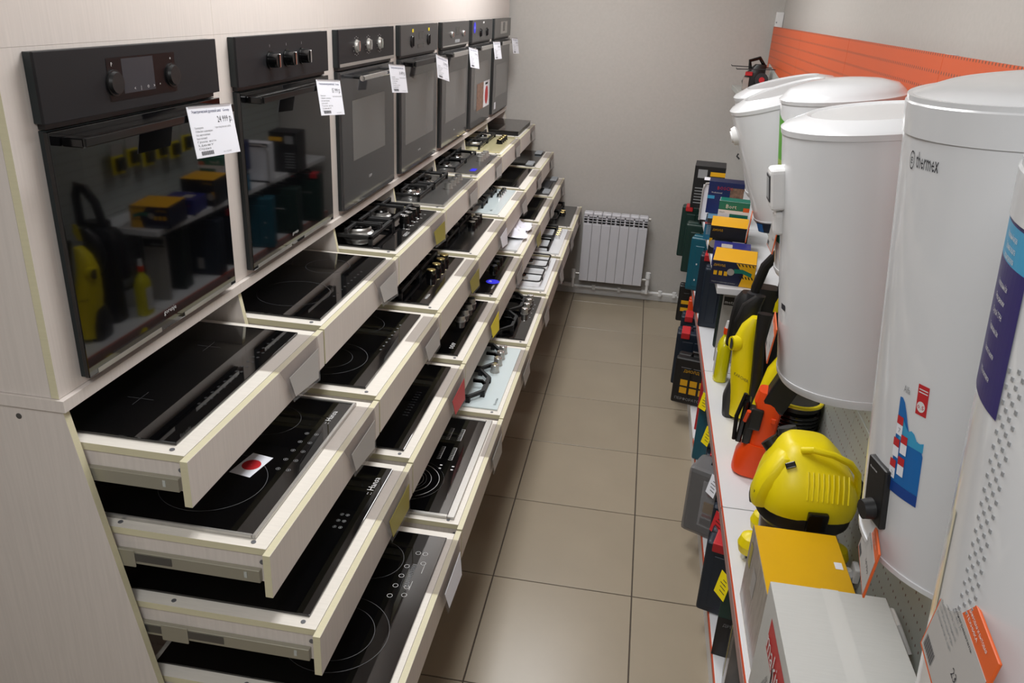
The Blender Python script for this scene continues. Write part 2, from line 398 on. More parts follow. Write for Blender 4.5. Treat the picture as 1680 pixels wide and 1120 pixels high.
def grate(t, x0, x1, y0, y1, z, bs, h=.042, w=.0055, m=IRON, style='square', arch=0):
    """iron pan support: frame low down on feet with fingers over each burner"""
    g = G()
    if style == 'square':
        zz = z+h*.5
        for a, b in (((x0, y0), (x1, y0)), ((x1, y0), (x1, y1)), ((x1, y1), (x0, y1)), ((x0, y1), (x0, y0))):
            lo = (min(a[0], b[0])-w, min(a[1], b[1])-w, zz-w); hi = (max(a[0], b[0])+w, max(a[1], b[1])+w, zz+w)
            g.box(lo, hi, m, .0015)
        for cx in (x0, x1):
            for cy in (y0, y1): g.box((cx-w, cy-w, z), (cx+w, cy+w, zz), m)
        for bx, by in bs:
            for dx, dy, e in ((1, 0, x1), (-1, 0, x0), (0, 1, y1), (0, -1, y0)):
                s = (bx+dx*.022, by+dy*.022); f = (e, by) if dx else (bx, e)
                g.box((min(s[0], f[0])-w*.7*abs(dy), min(s[1], f[1])-w*.7*abs(dx), z+h-.010), (max(s[0], f[0])+w*.7*abs(dy), max(s[1], f[1])+w*.7*abs(dx), z+h), m, .001)
                g.box((f[0]-w*.8, f[1]-w*.8, zz), (f[0]+w*.8, f[1]+w*.8, z+h), m, .001)
    elif style == 'hex':
        cx, cy = (x0+x1)/2, (y0+y1)/2
        pts = [(x1-.035, y0), (x1, y0+.045), (x1, cy), (x1-.045, cy+.0), (x1-.045, cy+.0001)]
        loop = [(x0, y0), (x1-.045, y0), (x1, y0+.06), (x1, y1-.06), (x1-.045, y1), (x0, y1)]
        g.tube([(a, b, z+h*.6) for a, b in loop], w*1.15, m, closed=True, sq=True)
        for a, b in loop: g.box((a-w, b-w, z), (a+w, b+w, z+h*.6), m)
        for bx, by in bs:
            for dx, dy in ((1, 0), (-1, 0), (0, 1), (0, -1)):
                ex = x1 if dx > 0 else x0; ey = y1 if dy > 0 else y0
                f = (ex, by) if dx else (bx, ey)
                q = (bx+dx*.045, by+dy*.045); L_ = math.hypot(f[0]-q[0], f[1]-q[1])
                k_ = max(0, 1-.05/max(L_, .05)); e_ = (f[0]+(q[0]-f[0])*min(1, .05/max(L_, .05)), f[1]+(q[1]-f[1])*min(1, .05/max(L_, .05)))
                g.tube([(f[0], f[1], z+h*.6), (f[0]+(e_[0]-f[0])*.3, f[1]+(e_[1]-f[1])*.3, z+h), (e_[0], e_[1], z+h)], w*.95, m, sq=True)
    elif style == 'wire':
        def arc(a, b):
            pass
        r = .02; loop = []
        for cx, cy, a0 in ((x1-r, y0+r, -90), (x1-r, y1-r, 0), (x0+r, y1-r, 90), (x0+r, y0+r, 180)):
            for k in range(4): a = R(a0+30*k); loop.append((cx+r*math.cos(a), cy+r*math.sin(a), z+h))
        g.tube(loop, w*.75, m, closed=True, seg=6)
        for bx, by in bs:
            for dx, dy in ((1, 0), (-1, 0), (0, 1), (0, -1)):
                f = ((x1 if dx > 0 else x0), by) if dx else (bx, (y1 if dy > 0 else y0))
                g.tube([(f[0], f[1], z), (f[0], f[1], z+h), (bx+dx*.025, by+dy*.025, z+h)], w*.6, m, seg=6)
    g.build('grate', t)
def gas(t, pm, km, ktop=None, ky=(.36, .43, .50, .56), kx=-.075, gm=IRON, style='square', wok=True, frame=None, th=.006, capm=BE, ringm=STEEL, h=.042, kr=.019, kh=.026, gx=-.115, w=.0055, name='glass_top'):
    plate(t, pm, th, name=name, frame=frame)
    z = th
    bs = [(-.16-.03, .15), (-.38, .13), (-.19, .42), (-.39, .43)] if wok else [(-.2, .15), (-.38, .15), (-.2, .42), (-.38, .42)]
    for k, (x, y) in enumerate(bs): burner(t, x, y, z, .046 if (wok and k == 0) else (.03 if k % 2 else .036), wok and k == 0, capm, ringm)
    grate(t, -.47, gx, .03, .275, z, bs[:2], h, w, gm, style); grate(t, -.47, gx, .295, .545, z, bs[2:], h, w, gm, style)
    for y in ky: knob(t, kx, y, z, kr, kh, km, ktop)
def foam(t, x, y):
    G().box((x, y, .0065), (x+.05, y+.12, .02), GUN, .004).build('foam_corner', t)

HD = {}
def H(r, c):
    def deco(f): HD[(r, c)] = f; return f
    return deco
def ceramic(rs, ctrl=None, frame=None, x0=-D_, m=BG, txt=None, zz=None, extra=None):
    def f(t):
        plate(t, m, .006, frame=frame)
        rings(t, rs, .0064, zz or ZG)
        if ctrl: controls(t, .0064, *ctrl)
        if txt: lettering(t, *txt)
        if extra: extra(t)
    return f
ZG = mat('zone print grey', '56575a', .5)
def cross(t):
    g = G()
    for x, y in ((-.38, .15), (-.38, .44), (-.17, .15), (-.17, .44)):
        g.quad([(x-.03, y-.0005, .0064), (x+.03, y-.0005, .0064), (x+.03, y+.0005, .0064), (x-.03, y+.0005, .0064)], SPR)
        g.quad([(x-.0005, y-.03, .0064), (x+.0005, y-.03, .0064), (x+.0005, y+.03, .0064), (x-.0005, y+.03, .0064)], SPR)
    g.build('cooking_zone', t, smooth=0)
HOBS = {
 (1, 1): ('black induction hob with fine cross marks and a long row of touch keys', 'ceramic_hob', ceramic([], ([-.028, -.04], [.16+.028*k for k in range(14)], SPR, .003, 'o'), extra=cross)),
 (1, 2): ('black ceramic hob with one wide thin ring and dark touch keys', 'ceramic_hob', ceramic([(-.15, .17, [.105]), (-.36, .42, [.09]), (-.15, .44, [.07])], ([-.03], [.18+.03*k for k in range(9)], SPR, .003, 'o'), zz=SPR)),
 (1, 7): ('thick black ceramic hob in the last top drawer by the far wall', 'ceramic_hob', None),
 (2, 1): ('black ceramic hob with steel frame and a red and white sticker', 'ceramic_hob', ceramic([(-.17, .16, [.115]), (-.17, .45, [.075]), (-.38, .16, [.075]), (-.38, .43, [.09])], ([-.03, -.055], [.24+.042*k for k in range(5)], GREY, .0045, 'o'), frame=STEEL, txt=(':: Hansa', -.022, .465, .0064, .022, WPR), extra=lambda t: (G().quad([(-.155, .20, .0066), (-.10, .19, .0066), (-.085, .28, .0066), (-.14, .29, .0066)], PAPER).ring((-.12, .24), 0.0005, .022, RED, 20, z=.0068).build('sticker', t, smooth=0)))),
 (2, 2): ('black ceramic hob with a double ring zone near the front', 'ceramic_hob', ceramic([(-.17, .16, [.07, .115]), (-.17, .44, [.08]), (-.38, .16, [.08]), (-.38, .43, [.08, .11])], ([-.04], [.26+.03*k for k in range(8)], GREY, .003, 'o'))),
 (2, 6): ('dark ceramic hob with two long smoked bands', 'ceramic_hob', ceramic([(-.2, .16, [.09]), (-.2, .43, [.08])], None, m=BGS, zz=SPR)),
 (2, 7): ('black ceramic hob packed with grey foam corners in the second row', 'ceramic_hob', ceramic([], None, m=BGS, extra=lambda t: (foam(t, -.06, -.02), foam(t, -.06, .42)))),
 (3, 1): ('frameless black induction hob with white lettering at its far corner', 'ceramic_hob', ceramic([], ([-.045, -.06], [.30+.026*k for k in range(3)], GREY, .004, 'o'), txt=(':: Hansa', -.018, .45, .0064, .026, WPR))),
 (3, 2): ('plain black hob with a faint printed strip and no rings', 'ceramic_hob', ceramic([(-.17, .44, [.075])], ([-.05, -.06], [.2+.018*k for k in range(10)], SPR, .003, 'b'), zz=SPR)),
 (3, 6): ('dark glass hob behind the white cloth, third row', 'ceramic_hob', ceramic([(-.2, .16, [.09]), (-.2, .43, [.08])], None, m=BGS, zz=SPR)),
 (3, 7): ('grey glass hob packed with foam in the third row by the far wall', 'ceramic_hob', None),
 (4, 1): ('black ceramic hob in the lowest near drawer with ringed touch keys and a slider', 'ceramic_hob', None),
 (4, 2): ('black ceramic hob in a wide bright steel frame with comb shaped scales', 'ceramic_hob', None),
 (1, 3): ('black glass gas hob with a shiny wok burner and four black knobs', 'gas_hob', lambda t: (gas(t, BG, BPG, CHROME, (.375, .43, .49, .545), -.078, w=.0065, h=.05, gx=-.10), controls(t, .0066, [-.03, -.048], [.27, .33, .39, .45, .51], WPR, .004, 'o'), lettering(t, 'GEFEST', -.012, .17, .0066, .02))),
 (1, 4): ('steel gas hob with thick dark grates and silver knobs', 'gas_hob', lambda t: gas(t, DSTEEL, STEEL, DSTEEL, (.33, .40, .47, .54), -.055, frame=STEEL, h=.05, name='steel_top', ringm=CHROME)),
 (1, 5): ('steel gas hob with thin grates and a small blue sticker', 'gas_hob', lambda t: (gas(t, DSTEEL, STEEL, None, (.38, .44, .50, .55), -.055, frame=CHROME, h=.04, w=.004, wok=False, name='steel_top', ringm=CHROME), G().quad([(-.05, .08, .0072), (-.02, .08, .0072), (-.02, .15, .0072), (-.05, .15, .0072)], BST).build('sticker', t))),
 (1, 6): ('beige glass gas hob with brass topped black knobs', 'gas_hob', lambda t: gas(t, BEIG, BPG, BRASS, (.30, .36, .42, .48), -.055, h=.045, gx=-.13)),
 (2, 3): ('black glass gas hob with broad iron grates and pale topped knobs', 'gas_hob', lambda t: (gas(t, BG, BPG, BRASS, (.30, .38, .45, .51), -.07, h=.05, w=.007, gx=-.115, wok=False, kr=.02, kh=.03), lettering(t, 'HANSA', -.02, .05, .0066, .016))),
 (2, 4): ('black enamelled gas hob with rounded rim and black knobs with steel caps', 'gas_hob', lambda t: (gas(t, BE, BPG, CHROME, (.40, .455, .51, .56), -.075, h=.045, name='enamel_top'), )),
 (2, 5): ('white glass gas hob with round black grate and small chrome knobs', 'gas_hob', lambda t: (gas(t, WG, CHROME, BPG, (.37, .43, .48, .53), -.06, h=.04, style='hex', kr=.014, kh=.02, gx=-.10), lettering(t, 'MIO', -.04, .05, .0066, .018, INK))),
 (3, 3): ('black glass gas hob with four plain silver cylinder knobs', 'gas_hob', lambda t: (gas(t, BG, STEEL, BP, (.33, .40, .47, .54), -.065, h=.012, w=.004, gx=-.13, kr=.019, kh=.024), lettering(t, 'DEXP', -.03, .05, .0066, .022))),
 (3, 4): ('black glass gas hob with three grey topped knobs and a round blue sticker', 'gas_hob', lambda t: (plate(t, BG), [knob(t, -.06, y, .006, .02, .022, BPG, DG) for y in (.34, .41, .48)], burner(t, -.3, .16, .006), burner(t, -.3, .42, .006), G().ring((-.03, .16), .0005, .032, BST, 24, z=.0068).text('24', .02, basis((-.035, .15, .0072), (0, 1, 0), (-1, 0, 0)), WPR).build('sticker', t, smooth=0), lettering(t, 'FORNELLI', -.012, .06, .0066, .012))),
 (3, 5): ('white enamelled gas hob half covered by a crumpled white cloth', 'gas_hob', lambda t: gas(t, WE, WP, None, (.30, .36, .42, .48), -.05, h=.05, style='hex', name='enamel_top', th=.01, gx=-.08, kr=.015)),
 (4, 3): ('pale glass gas hob with four tall silver knobs and an angular grate', 'gas_hob', lambda t: (gas(t, WG, STEEL, CHROME, (.32, .39, .455, .515), -.07, h=.035, style='hex', w=.0085, kr=.018, kh=.034, gx=-.075, wok=False), lettering(t, 'Electrolux', -.012, .03, .0066, .014, INK))),
 (4, 4): ('black glass gas hob with angular grates and four silver knobs', 'gas_hob', lambda t: (gas(t, BG, STEEL, CHROME, (.32, .39, .455, .515), -.05, h=.035, style='hex', w=.0085, kr=.017, kh=.03, gx=-.075, wok=False), controls(t, .0066, [-.018], [.28, .34, .40, .46], WPR, .002, 'o'))),
 (4, 5): ('white enamelled gas hob with thin black wire grates', 'gas_hob', lambda t: (plate(t, WE, .012, name='enamel_top', bev=.005), [burner(t, x, y, .012, .034, False, BE, STEEL) for x in (-.15, -.34) for y in (.15, .42)], grate(t, -.46, -.03, .03, .27, .012, [(-.15, .15), (-.34, .15)], .03, .006, IRON, 'wire'), grate(t, -.46, -.03, .30, .54, .012, [(-.15, .42), (-.34, .42)], .03, .006, IRON, 'wire'))),
 (4, 6): ('white enamelled gas hob with black cast grates and brass toned knobs', 'gas_hob', lambda t: gas(t, WE, WP, BRASS, (.33, .38, .43, .48), -.045, h=.045, name='enamel_top', th=.01, gx=-.07, w=.006, wok=False, kr=.016)),
 (4, 7): ('dark grey gas hob in the lowest drawer by the far wall with black burners', 'gas_hob', lambda t: gas(t, DSTEEL, BP, BRASS, (.26, .32), -.08, h=.06, w=.006, gx=-.1, wok=False, name='steel_top')),
}
def f17(t):
    G().box((-D_, 0, .0003), (0, W_-.02, .026), BP, .002).build('hob_body', t); G().box((-D_, -.005, .0265), (.004, W_-.015, .031), BG, .001).build('glass_top', t)
def f37(t):
    plate(t, DSTEEL, .006, name='glass_top'); G().box((-.2, .15, .0065), (-.02, .40, .02), DG, .005).build('foam_tray', t); foam(t, -.05, 0); foam(t, -.05, .44)
def f41(t):
    plate(t, BG, x0=-.53); rings(t, [(-.17, .17, [.09, .125]), (-.17, .45, [.08]), (-.39, .16, [.08]), (-.39, .43, [.1])], .0064, ZG)
    g = G(); z = .0064
    for x, y in ((-.085, .32), (-.082, .36), (-.078, .40), (-.075, .44), (-.05, .33), (-.052, .36), (-.06, .50), (-.04, .50), (-.035, .46)): g.ring((x, y), .0062, .0072, WPR, 16, z=z)
    for k in range(16): g.quad([(-.062, .36+k*.006, z), (-.050, .36+k*.006, z), (-.050, .362+k*.006, z), (-.062, .362+k*.006, z)], GREY)
    for a, b in (((-.044, .35), (-.044, .385)), ((-.030, .42), (-.030, .455))): g.quad([(a[0], a[1], z), (a[0]+.001, a[1], z), (b[0]+.001, b[1], z), (b[0], b[1], z)], WPR)
    g.build('touch_controls', t, smooth=0)
def f42(t):
    plate(t, BG, .006); fr = G()
    fr.box((-D_, -.012, .0003), (.0, -.0005, .009), STEEL, .001); fr.box((-D_, W_+.0005, .0003), (.0, W_+.012, .009), STEEL, .001); fr.box((.0005, -.012, .0003), (.022, W_+.012, .009), STEEL, .001); fr.build('steel_frame', t)
    g = G()
    rings(t, [(-.17, .16, [.06, .115])], .0064, GREY)
    for q in (.05, .075, .10, .115): g.ring((-.17, .16), q, q+.0012, WPR, 20, -60, 70, z=.0064)
    g.build('cooking_zone', t, smooth=0)
    c = G()
    for x, y0 in ((-.10, .30), (-.06, .30), (-.10, .43), (-.06, .43)):
        c.quad([(x, y0, .0064), (x+.0012, y0, .0064), (x+.0012, y0+.08, .0064), (x, y0+.08, .0064)], WPR)
        for k in range(9): c.quad([(x-.012, y0+k*.0098, .0064), (x, y0+k*.0098, .0064), (x, y0+k*.0098+.0012, .0064), (x-.012, y0+k*.0098+.0012, .0064)], WPR)
    for y in (.24, .26): c.quad([(-.09, y, .0064), (-.082, y, .0064), (-.082, y+.006, .0064), (-.09, y+.006, .0064)], WPR); c.quad([(-.05, y, .0064), (-.042, y, .0064), (-.042, y+.006, .0064), (-.05, y+.006, .0064)], WPR)
    c.build('touch_controls', t, smooth=0)
for k, f in (((1, 7), f17), ((3, 7), f37), ((4, 1), f41), ((4, 2), f42)): HOBS[k] = HOBS[k][:2]+(f,)
HOFF = {1: .03, 2: .058, 3: .042, 4: .032}
TAGC = {(1, 3): (OLIVE, 'olive yellow'), (2, 3): (OLIVE, 'olive yellow'), (3, 1): (OLIVE, 'olive yellow'), (3, 3): (YEL, 'bright yellow'), (3, 5): (OLIVE, 'olive yellow'), (3, 2): (RED, 'red'), (2, 4): (PAPER, 'white'), (4, 1): (PAPER, 'white')}
def lab(d): return ' '.join(d.split()[:9])
for r in (1, 2, 3, 4):
    dr = drawer(r)
    for c in range(1, 8):
        t = dr if c == 1 else copy_tree(dr)
        y = (c-1)*P-.048
        t.location = (FX[r], 0, FZ[r]); t.parent = CAB[c-1]
        desc, nm, fn = HOBS[(r, c)]
        off = HOFF[r] if (r, c) not in ((4, 2), (1, 1)) else {(4, 2): .055, (1, 1): .05}[(r, c)]
        hh = empty(nm, (FX[r]-off, y+.053, FZ[r]+.0006), desc, 'hob', 'cooker hobs in the drawers')
        if fn: fn(hh)
        # price sleeve hung over the far end of the drawer front
        pm, pn = TAGC.get((r, c), (PAPG, 'grey'))
        tg = empty('price_tag', (FX[r], y+.44, FZ[r]), pn+' price tag before the '+lab(desc), 'price tag', 'price tags on the drawers')
        dz = .0105 if (r, c) != (4, 2) else .012
        lean = random.uniform(.006, .019); sk = random.uniform(-.01, .012)
        g = G(); yy0, yy1 = -.03, .20
        xf = -.05 if (r, c) != (4, 2) else -.03
        g.add([(xf, yy0, .0018), (xf, yy1, .0018), (.002, yy0, .0018), (.002, yy1, .0018), (.002+lean*.7, yy0+.03, -.085), (.002+lean*.7, yy1-.01, -.085), (.002, .005, -.02), (.002, yy1-.01, -.02)], [[0, 2, 3, 1]], CLEAR)
        g.add([(.002, yy0, .0018), (.002, yy1, .0018), (.003+lean*.3, yy1, -.03), (.003+lean*.3, yy0+.02, -.03)], [[0, 1, 2, 3]], CLEAR)
        g.add([(.003+lean*.3, yy0+.02, -.03), (.003+lean*.3, yy1, -.03), (.004+lean, yy1-.02, -.108+sk), (.004+lean*.9, yy0+.045, -.098)], [[0, 1, 2, 3]], CLEAR)
        g.build('clear_sleeve', tg, smooth=0)
        a = .0035+lean*.35; b = .0045+lean*.97
        g = G(); A = Vector((a, .012, -.032)); Bv = Vector((a, yy1-.008, -.030)); Cc = Vector((b, yy1-.030, -.098+sk)); Dd = Vector((b*.93, .026, -.088))
        nrm = (Bv-A).cross(Dd-A).normalized()*.0008
        g.add([tuple(q) for q in (A, Bv, Cc, Dd)]+[tuple(q+nrm) for q in (A, Bv, Cc, Dd)], [[0, 1, 2, 3], [7, 6, 5, 4], [0, 4, 5, 1], [1, 5, 6, 2], [2, 6, 7, 3], [3, 7, 4, 0]], pm)
        g.build('paper', tg, smooth=0)

# crumpled white cloth lying on hob (3,5)
g = G(); n = 16; vs = []
rnd = random.Random(3)
cx0, cy0 = FX[3]-.235, 4*P-.048+.24
n = 24
for i in range(n):
    for j in range(n):
        u, v = i/(n-1), j/(n-1)
        ridge = .085*(1-u)**.8+.05*math.exp(-((u-.45)/.22)**2)*(.4+.6*v)
        edge = min(1, 5*v)*min(1, 6*(1-v))
        fold = .010*math.sin(26*v+3*u)*(.25+u)
        vs.append((cx0+.20*u+.012*math.sin(11*v)*u, cy0+.33*v+.012*math.sin(7*u), FZ[3]+.018+max(0, ridge*edge*(1-.75*u**3)+fold)))
fs = [[i*n+j, (i+1)*n+j, (i+1)*n+j+1, i*n+j+1] for i in range(n-1) for j in range(n-1)]
g.add(vs, fs, CLOTH); tag(g.build('cloth', smooth=180), 'crumpled white frilled cloth lying over a white gas hob', 'cloth')

# ================================================================== ovens
def bar(g, y0, y1, z, x, th, hh, m): g.box((x-th, y0, z-hh/2), (x, y1, z+hh/2), m, min(th, hh)*.25, 2)
def rect(g, y0, y1, z0, z1, x, m): g.quad([(x, y0, z0), (x, y1, z0), (x, y1, z1), (x, y0, z1)], m)
def oknob(t, y, z, r, h, m, top=None, grip=True):
    g = G(); g.cyl((0, 0, 0), (.003, 0, 0), r*1.15, m, seg=24); g.cyl((.003, 0, 0), (h, 0, 0), r, m, r*.9, seg=24)
    if grip: g.box((h, -.003, -r*.85), (h+.004, .003, r*.85), top or m, .001)
    o = g.build('knob', t); o.location = (.0005, y, z); return o
OG = mat('oven glass black', '08080a', 0.035, spec=0.6, coat=0.2)
OGR = mat('oven glass reflection grey', '323234', 0.07, spec=0.6)  # far wall's grazing reflection put into the base colour as grey
OPN = mat('oven panel black', '1a1a1d', 0.5, spec=0.3); OPG = mat('oven panel grey', '383738', 0.3)  # OPG lifted together with the painted reflection of the doors
WIN = mat('oven window', '636261', 0.08, spec=0.6); OSIDE = mat('oven side', '1d2426', 0.45)  # WIN lightened to paint in the reflection seen on the farther windows
ODET = ['widest looking nearest built in oven, glossy black with a rectangular display between two black knobs', 'glossy black built in oven with three black knobs, second from the viewer', 'black built in oven with three chrome knobs and a round steel handle', 'dark built in oven with small yellow icons and a black wedge handle', 'dark built in oven with two slim silver knobs and a steel strip', 'dark built in oven with a blue sticker and a colourful leaflet on its door', 'grey framed built in oven farthest away, beside the far wall']
def oven(i):
    t = empty('built_in_oven', (0, i*P, 1.415), ODET[i], 'oven', 'built in ovens')
    W = .595; pm = [OPN, OPN, OPN, OPG, OPG, OPG, DSTEEL][i]; dm = [OG, OG, OGR, OGR, OGR, OGR, OGR][i]
    G().box((-.0236, .004, .478), (-.006, W-.004, .594), OSIDE, .001).box((-.006, 0, .478), (0, W, .595), pm, .0015, 2).build('control_panel', t)
    G().box((-.0236, .012, .468), (-.010, W-.012, .4775), BP).build('vent_gap', t)
    G().box((-.0236, .010, .001), (-.0105, W-.010, .466), OSIDE, .001).build('door_frame', t)
    d = G().box((-.010, .004, .003), (0, W-.004, .465), dm, .0015, 2).build('door', t)
    if i >= 2:
        g = G(); a = {2: (.108, .47, .16, .365), 3: (.06, .53, .115, .39), 4: (.083, .55, .115, .355), 5: (.09, .5, .1, .36), 6: (.09, .54, .105, .31)}[i]
        rect(g, a[0], a[1], a[2], a[3], .0004, WIN); g.build('window', d, smooth=0)
    g = G().box((-.009, .03, .0032), (.0006, .25, .013), STEEL).box((-.009, .345, .0032), (.0006, W-.03, .013), STEEL) if i < 2 else G().box((-.009, .03, .001), (.0006, W-.03, .005), DG)
    g.build('bottom_trim', t)
    logo = {0: ('gorenje', .265, .036, .016), 1: ('gorenje', .26, .035, .014), 2: ('DEXP', .27, .072, .014), 3: ('KRONA', .26, .06, .012), 4: ('Hansa', .27, .055, .012)}.get(i)
    if logo: G().text(logo[0], logo[3], basis((.0008, logo[1], logo[2]), (0, 1, 0), (0, 0, 1)), WPR).build('lettering', d, smooth=0)
    # handle
    hm = [BPG, BPG, CHROME, BP, STEEL, STEEL, STEEL][i]; g = G(); z = .442
    if i == 2:
        g.cyl((.042, .10, z), (.042, W-.04, z), .0095, hm, seg=20)
        for y in (.13, W-.07): g.cyl((.0005, y, z), (.042, y, z), .006, BP, seg=12)
    else:
        bar(g, .03 if i < 2 else .05, W-.03, z+.006, .05, .008, .016 if i < 2 else .022, hm)
        for y in (.032, W-.062): g.box((.0005, y, z-.004), (.0425, y+.03, z+.012), BPG if i < 4 else BP, .002)
        g.box((.0015, .06, z+.010), (.043, W-.06, z+.0125), BPG if i < 4 else BP)
    g.build('handle', t)
    # controls
    if i == 0:
        g = G(); rect(g, .185, .415, .497, .575, .0006, mat('display black', '0c0c0e', .3, spec=.25)); rect(g, .23, .335, .508, .572, .0009, mat('lcd', '34363b', .35, spec=.3))
        for k in range(5): g.ring((0, 0), 0, 0, INK, 3)
        g.build('display', t, smooth=0)
        g = G()
        for k, s in enumerate('<|O>*'): g.text(s, .009, basis((.0012, .262+k*.022, .512), (0, 1, 0), (0, 0, 1)), WPR)
        g.text('P', .010, basis((.0012, .197, .56), (0, 1, 0), (0, 0, 1)), WPR); g.text('+', .010, basis((.0012, .395, .56), (0, 1, 0), (0, 0, 1)), WPR)
        g.build('icons', t, smooth=0)
        for y in (.202, .40): oknob(t, y, .530, .021, .009, BP, DG, False)
    if i == 1:
        for y in (.183, .287, .391): oknob(t, y, .533, .02, .026, BPG, CHROME)
        g = G()
        for y in (.183, .287, .391): g.text('I', .010, basis((.0008, y, .565), (0, 1, 0), (0, 0, 1)), WPR)
        g.text('-', .012, basis((.0008, .43, .535), (0, 1, 0), (0, 0, 1)), RED); g.build('icons', t, smooth=0)
    if i == 2:
        for y in (.165, .29, .415): oknob(t, y, .54, .019, .010, STEEL, CHROME)
        g = G()
        for y in (.165, .29, .415):
            for k in range(11):
                a = R(-60+30*k+30); g.quad([(.0008, y+(.03)*math.sin(a)-.0015, .54+.03*math.cos(a)-.0015), (.0008, y+.03*math.sin(a)+.0015, .54+.03*math.cos(a)-.0015), (.0008, y+.03*math.sin(a)+.0015, .54+.03*math.cos(a)+.0015), (.0008, y+.03*math.sin(a)-.0015, .54+.03*math.cos(a)+.0015)], WPR)
        g.build('dial_marks', t, smooth=0)
        G().box((.0002, .004, .480), (.0016, .591, .490), STEEL).build('steel_strip', t)
    if i == 3:
        g = G(); rect(g, .27, .34, .535, .565, .0006, BPG); rect(g, .25, .35, .50, .515, .0006, BPG); g.build('display', t, smooth=0)
        g = G(); rect(g, .16, .185, .565, .578, .0008, YEL); rect(g, .42, .445, .565, .578, .0008, YEL); g.build('icons', t, smooth=0)
        for y in (.165, .43): oknob(t, y, .53, .022, .005, BP, BP)
    if i == 4:
        g = G(); rect(g, .28, .36, .53, .57, .0006, BPG); rect(g, .26, .37, .495, .51, .0008, GREY); g.build('display', t, smooth=0)
        for y in (.19, .45): oknob(t, y, .535, .014, .006, STEEL, CHROME)
        G().box((.0002, .01, .481), (.0016, .585, .487), STEEL).build('steel_strip', t)
    if i == 5:
        for y in (.23, .42): oknob(t, y, .525, .021, .006, BPG, DG)
        g = G().ring((0, 0), 0, 0, INK, 3); g = G()
        vs = [(.001, .055+.03*math.cos(2*math.pi*k/24), .555+.03*math.sin(2*math.pi*k/24)) for k in range(24)]; g.add(vs, [list(range(24))], BST)
        g.text('24', .02, basis((.0014, .042, .549), (0, 1, 0), (0, 0, 1)), WPR); g.build('sticker', t, smooth=0)
        g = G(); rect(g, .29, .33, .575, .585, .0008, WPR); g.build('lettering', t, smooth=0)
        g = G(); g.box((.0006, .17, .085), (.0016, .37, .24), SKIN); g.box((.0006, .3702, .085), (.0016, .56, .24), PAPER)
        vs = [(.0019, .465+.05*math.cos(2*math.pi*k/20), .155+.055*math.sin(2*math.pi*k/20)) for k in range(20)]; g.add(vs, [list(range(20))], RED)
        rect(g, .42, .50, .218, .23, .0019, INK); g.build('leaflet', d, smooth=0)
    if i == 6:
        g = G(); rect(g, .2, .45, .50, .575, .0006, STEEL); rect(g, .28, .36, .515, .57, .0009, BPG); g.build('display', t, smooth=0)
        g = G(); rect(g, .06, .12, .03, .075, .0008, PAPER); g.build('sticker', d, smooth=0)
    return t
for i in range(7): oven(i)
TITLE = ['Электрический духовой шкаф', '', '']
PR = ['24 999 р.', '15 999 р.', '10 499 р.', '13 999 р.', '17 999 р.', '16 999 р.', '14 999 р.']
for i in range(7):
    y = i*P; t = empty('price_card', (.052, y+(.355 if i == 0 else .365), 1.875), ('large ' if i == 0 else '')+'white price card hanging from the handle of the '+['nearest oven', 'second oven', 'oven with chrome knobs', 'oven with yellow icons', 'oven with silver knobs', 'oven with the leaflet', 'farthest oven'][i], 'price tag', 'price cards on oven handles')
    w, h = (.158, .104) if i == 0 else (.145, .098); rt = [0, -.02, .03, .05, .02, -.02, 0][i]
    t.rotation_euler = (R(-3-[0, 2, 2, 8, 4, -2, 0][i]), R(-10), R(-6))
    o = G().box((0, 0, -h+.01), (.0012, w, .012), PAPER, .0003).build('card', t)
    G().box((-.004, .005, .010), (.003, w-.005, .014), CLEAR).build('clip', t)
    g = G(); X_ = .0016
    def TT(s, yy, zz, size, m=INK, wid=None): g.text(s, size, basis((X_, yy, zz), (0, 1, 0), (0, 0, 1)), m, wid=wid)
    TT('Электрический духовой шкаф Gorenje' if i < 2 else 'Электрический духовой шкаф', .012, -.002, .0085, NAVY, w-.024)
    TT(PR[i], w-.062, -.024, .019, INK, .054)
    for k, s in enumerate(['Производитель', 'Объём камеры', 'Класс энергопотребления', 'Мощность подключения кВт', 'Гриль есть', 'Цвет', 'Страна']):
        TT(s, .012, -.034-k*.0072, .0058, GREY, .03+.006*((k*5) % 7))
    TT('* при покупке на сайте', .08, -.036, .0055, GREY, .06)
    for k in range(22): rect(g, .018+k*.002, .018+k*.002+(.0012 if k % 3 else .0006), -h+.015, -h+.0235, X_, INK)
    TT('00-12345', .095, -h+.015, .0045, GREY, .03)
    g.build('lettering', t, smooth=0)

# ================================================================== radiator, pipes, wall bits
t = empty('radiator', (.632, 4.79, .15), 'white sectional radiator on the far wall with pipe at the floor', 'radiator')
for k in range(7):
    x = k*.069
    g = G().box((x+.001, -.09, 0), (x+.068, -.082, .45), RADW, .002).box((x+.028, -.082, .02), (x+.041, 0, .52), RADW, .002)
    g.box((x+.001, -.082, .500), (x+.068, -.004, .535), RADW, .006)
    for z in (.452, .472, .492): g.box((x+.003, -.086, z), (x+.066, -.080, z+.004), RADW)
    g.box((x+.0005, -.088, .45), (x+.004, -.0, .51), RADW)
    s_ = g.build('section', t)
    G().box((x+.004, -.055, .452), (x+.065, -.05, .50), DG).build('grille', t)
g = G(); g.cyl((-.03, -.045, .04), (.0, -.045, .04), .012, STEEL); g.cyl((-.045, -.045, -.0), (-.045, -.045, .07), .016, WP); g.cyl((-.045, -.045, -.07), (-.045, -.045, 0), .011, WP); g.build('valve', t)
g = G(); g.cyl((.484, -.045, .04), (.52, -.045, .04), .012, STEEL); g.cyl((.53, -.045, .0), (.53, -.045, .055), .016, WP); g.cyl((.53, -.045, .055), (.53, -.045, .1), .021, WP, .019); g.cyl((.53, -.045, -.07), (.53, -.045, 0), .011, WP); g.build('valve', t)
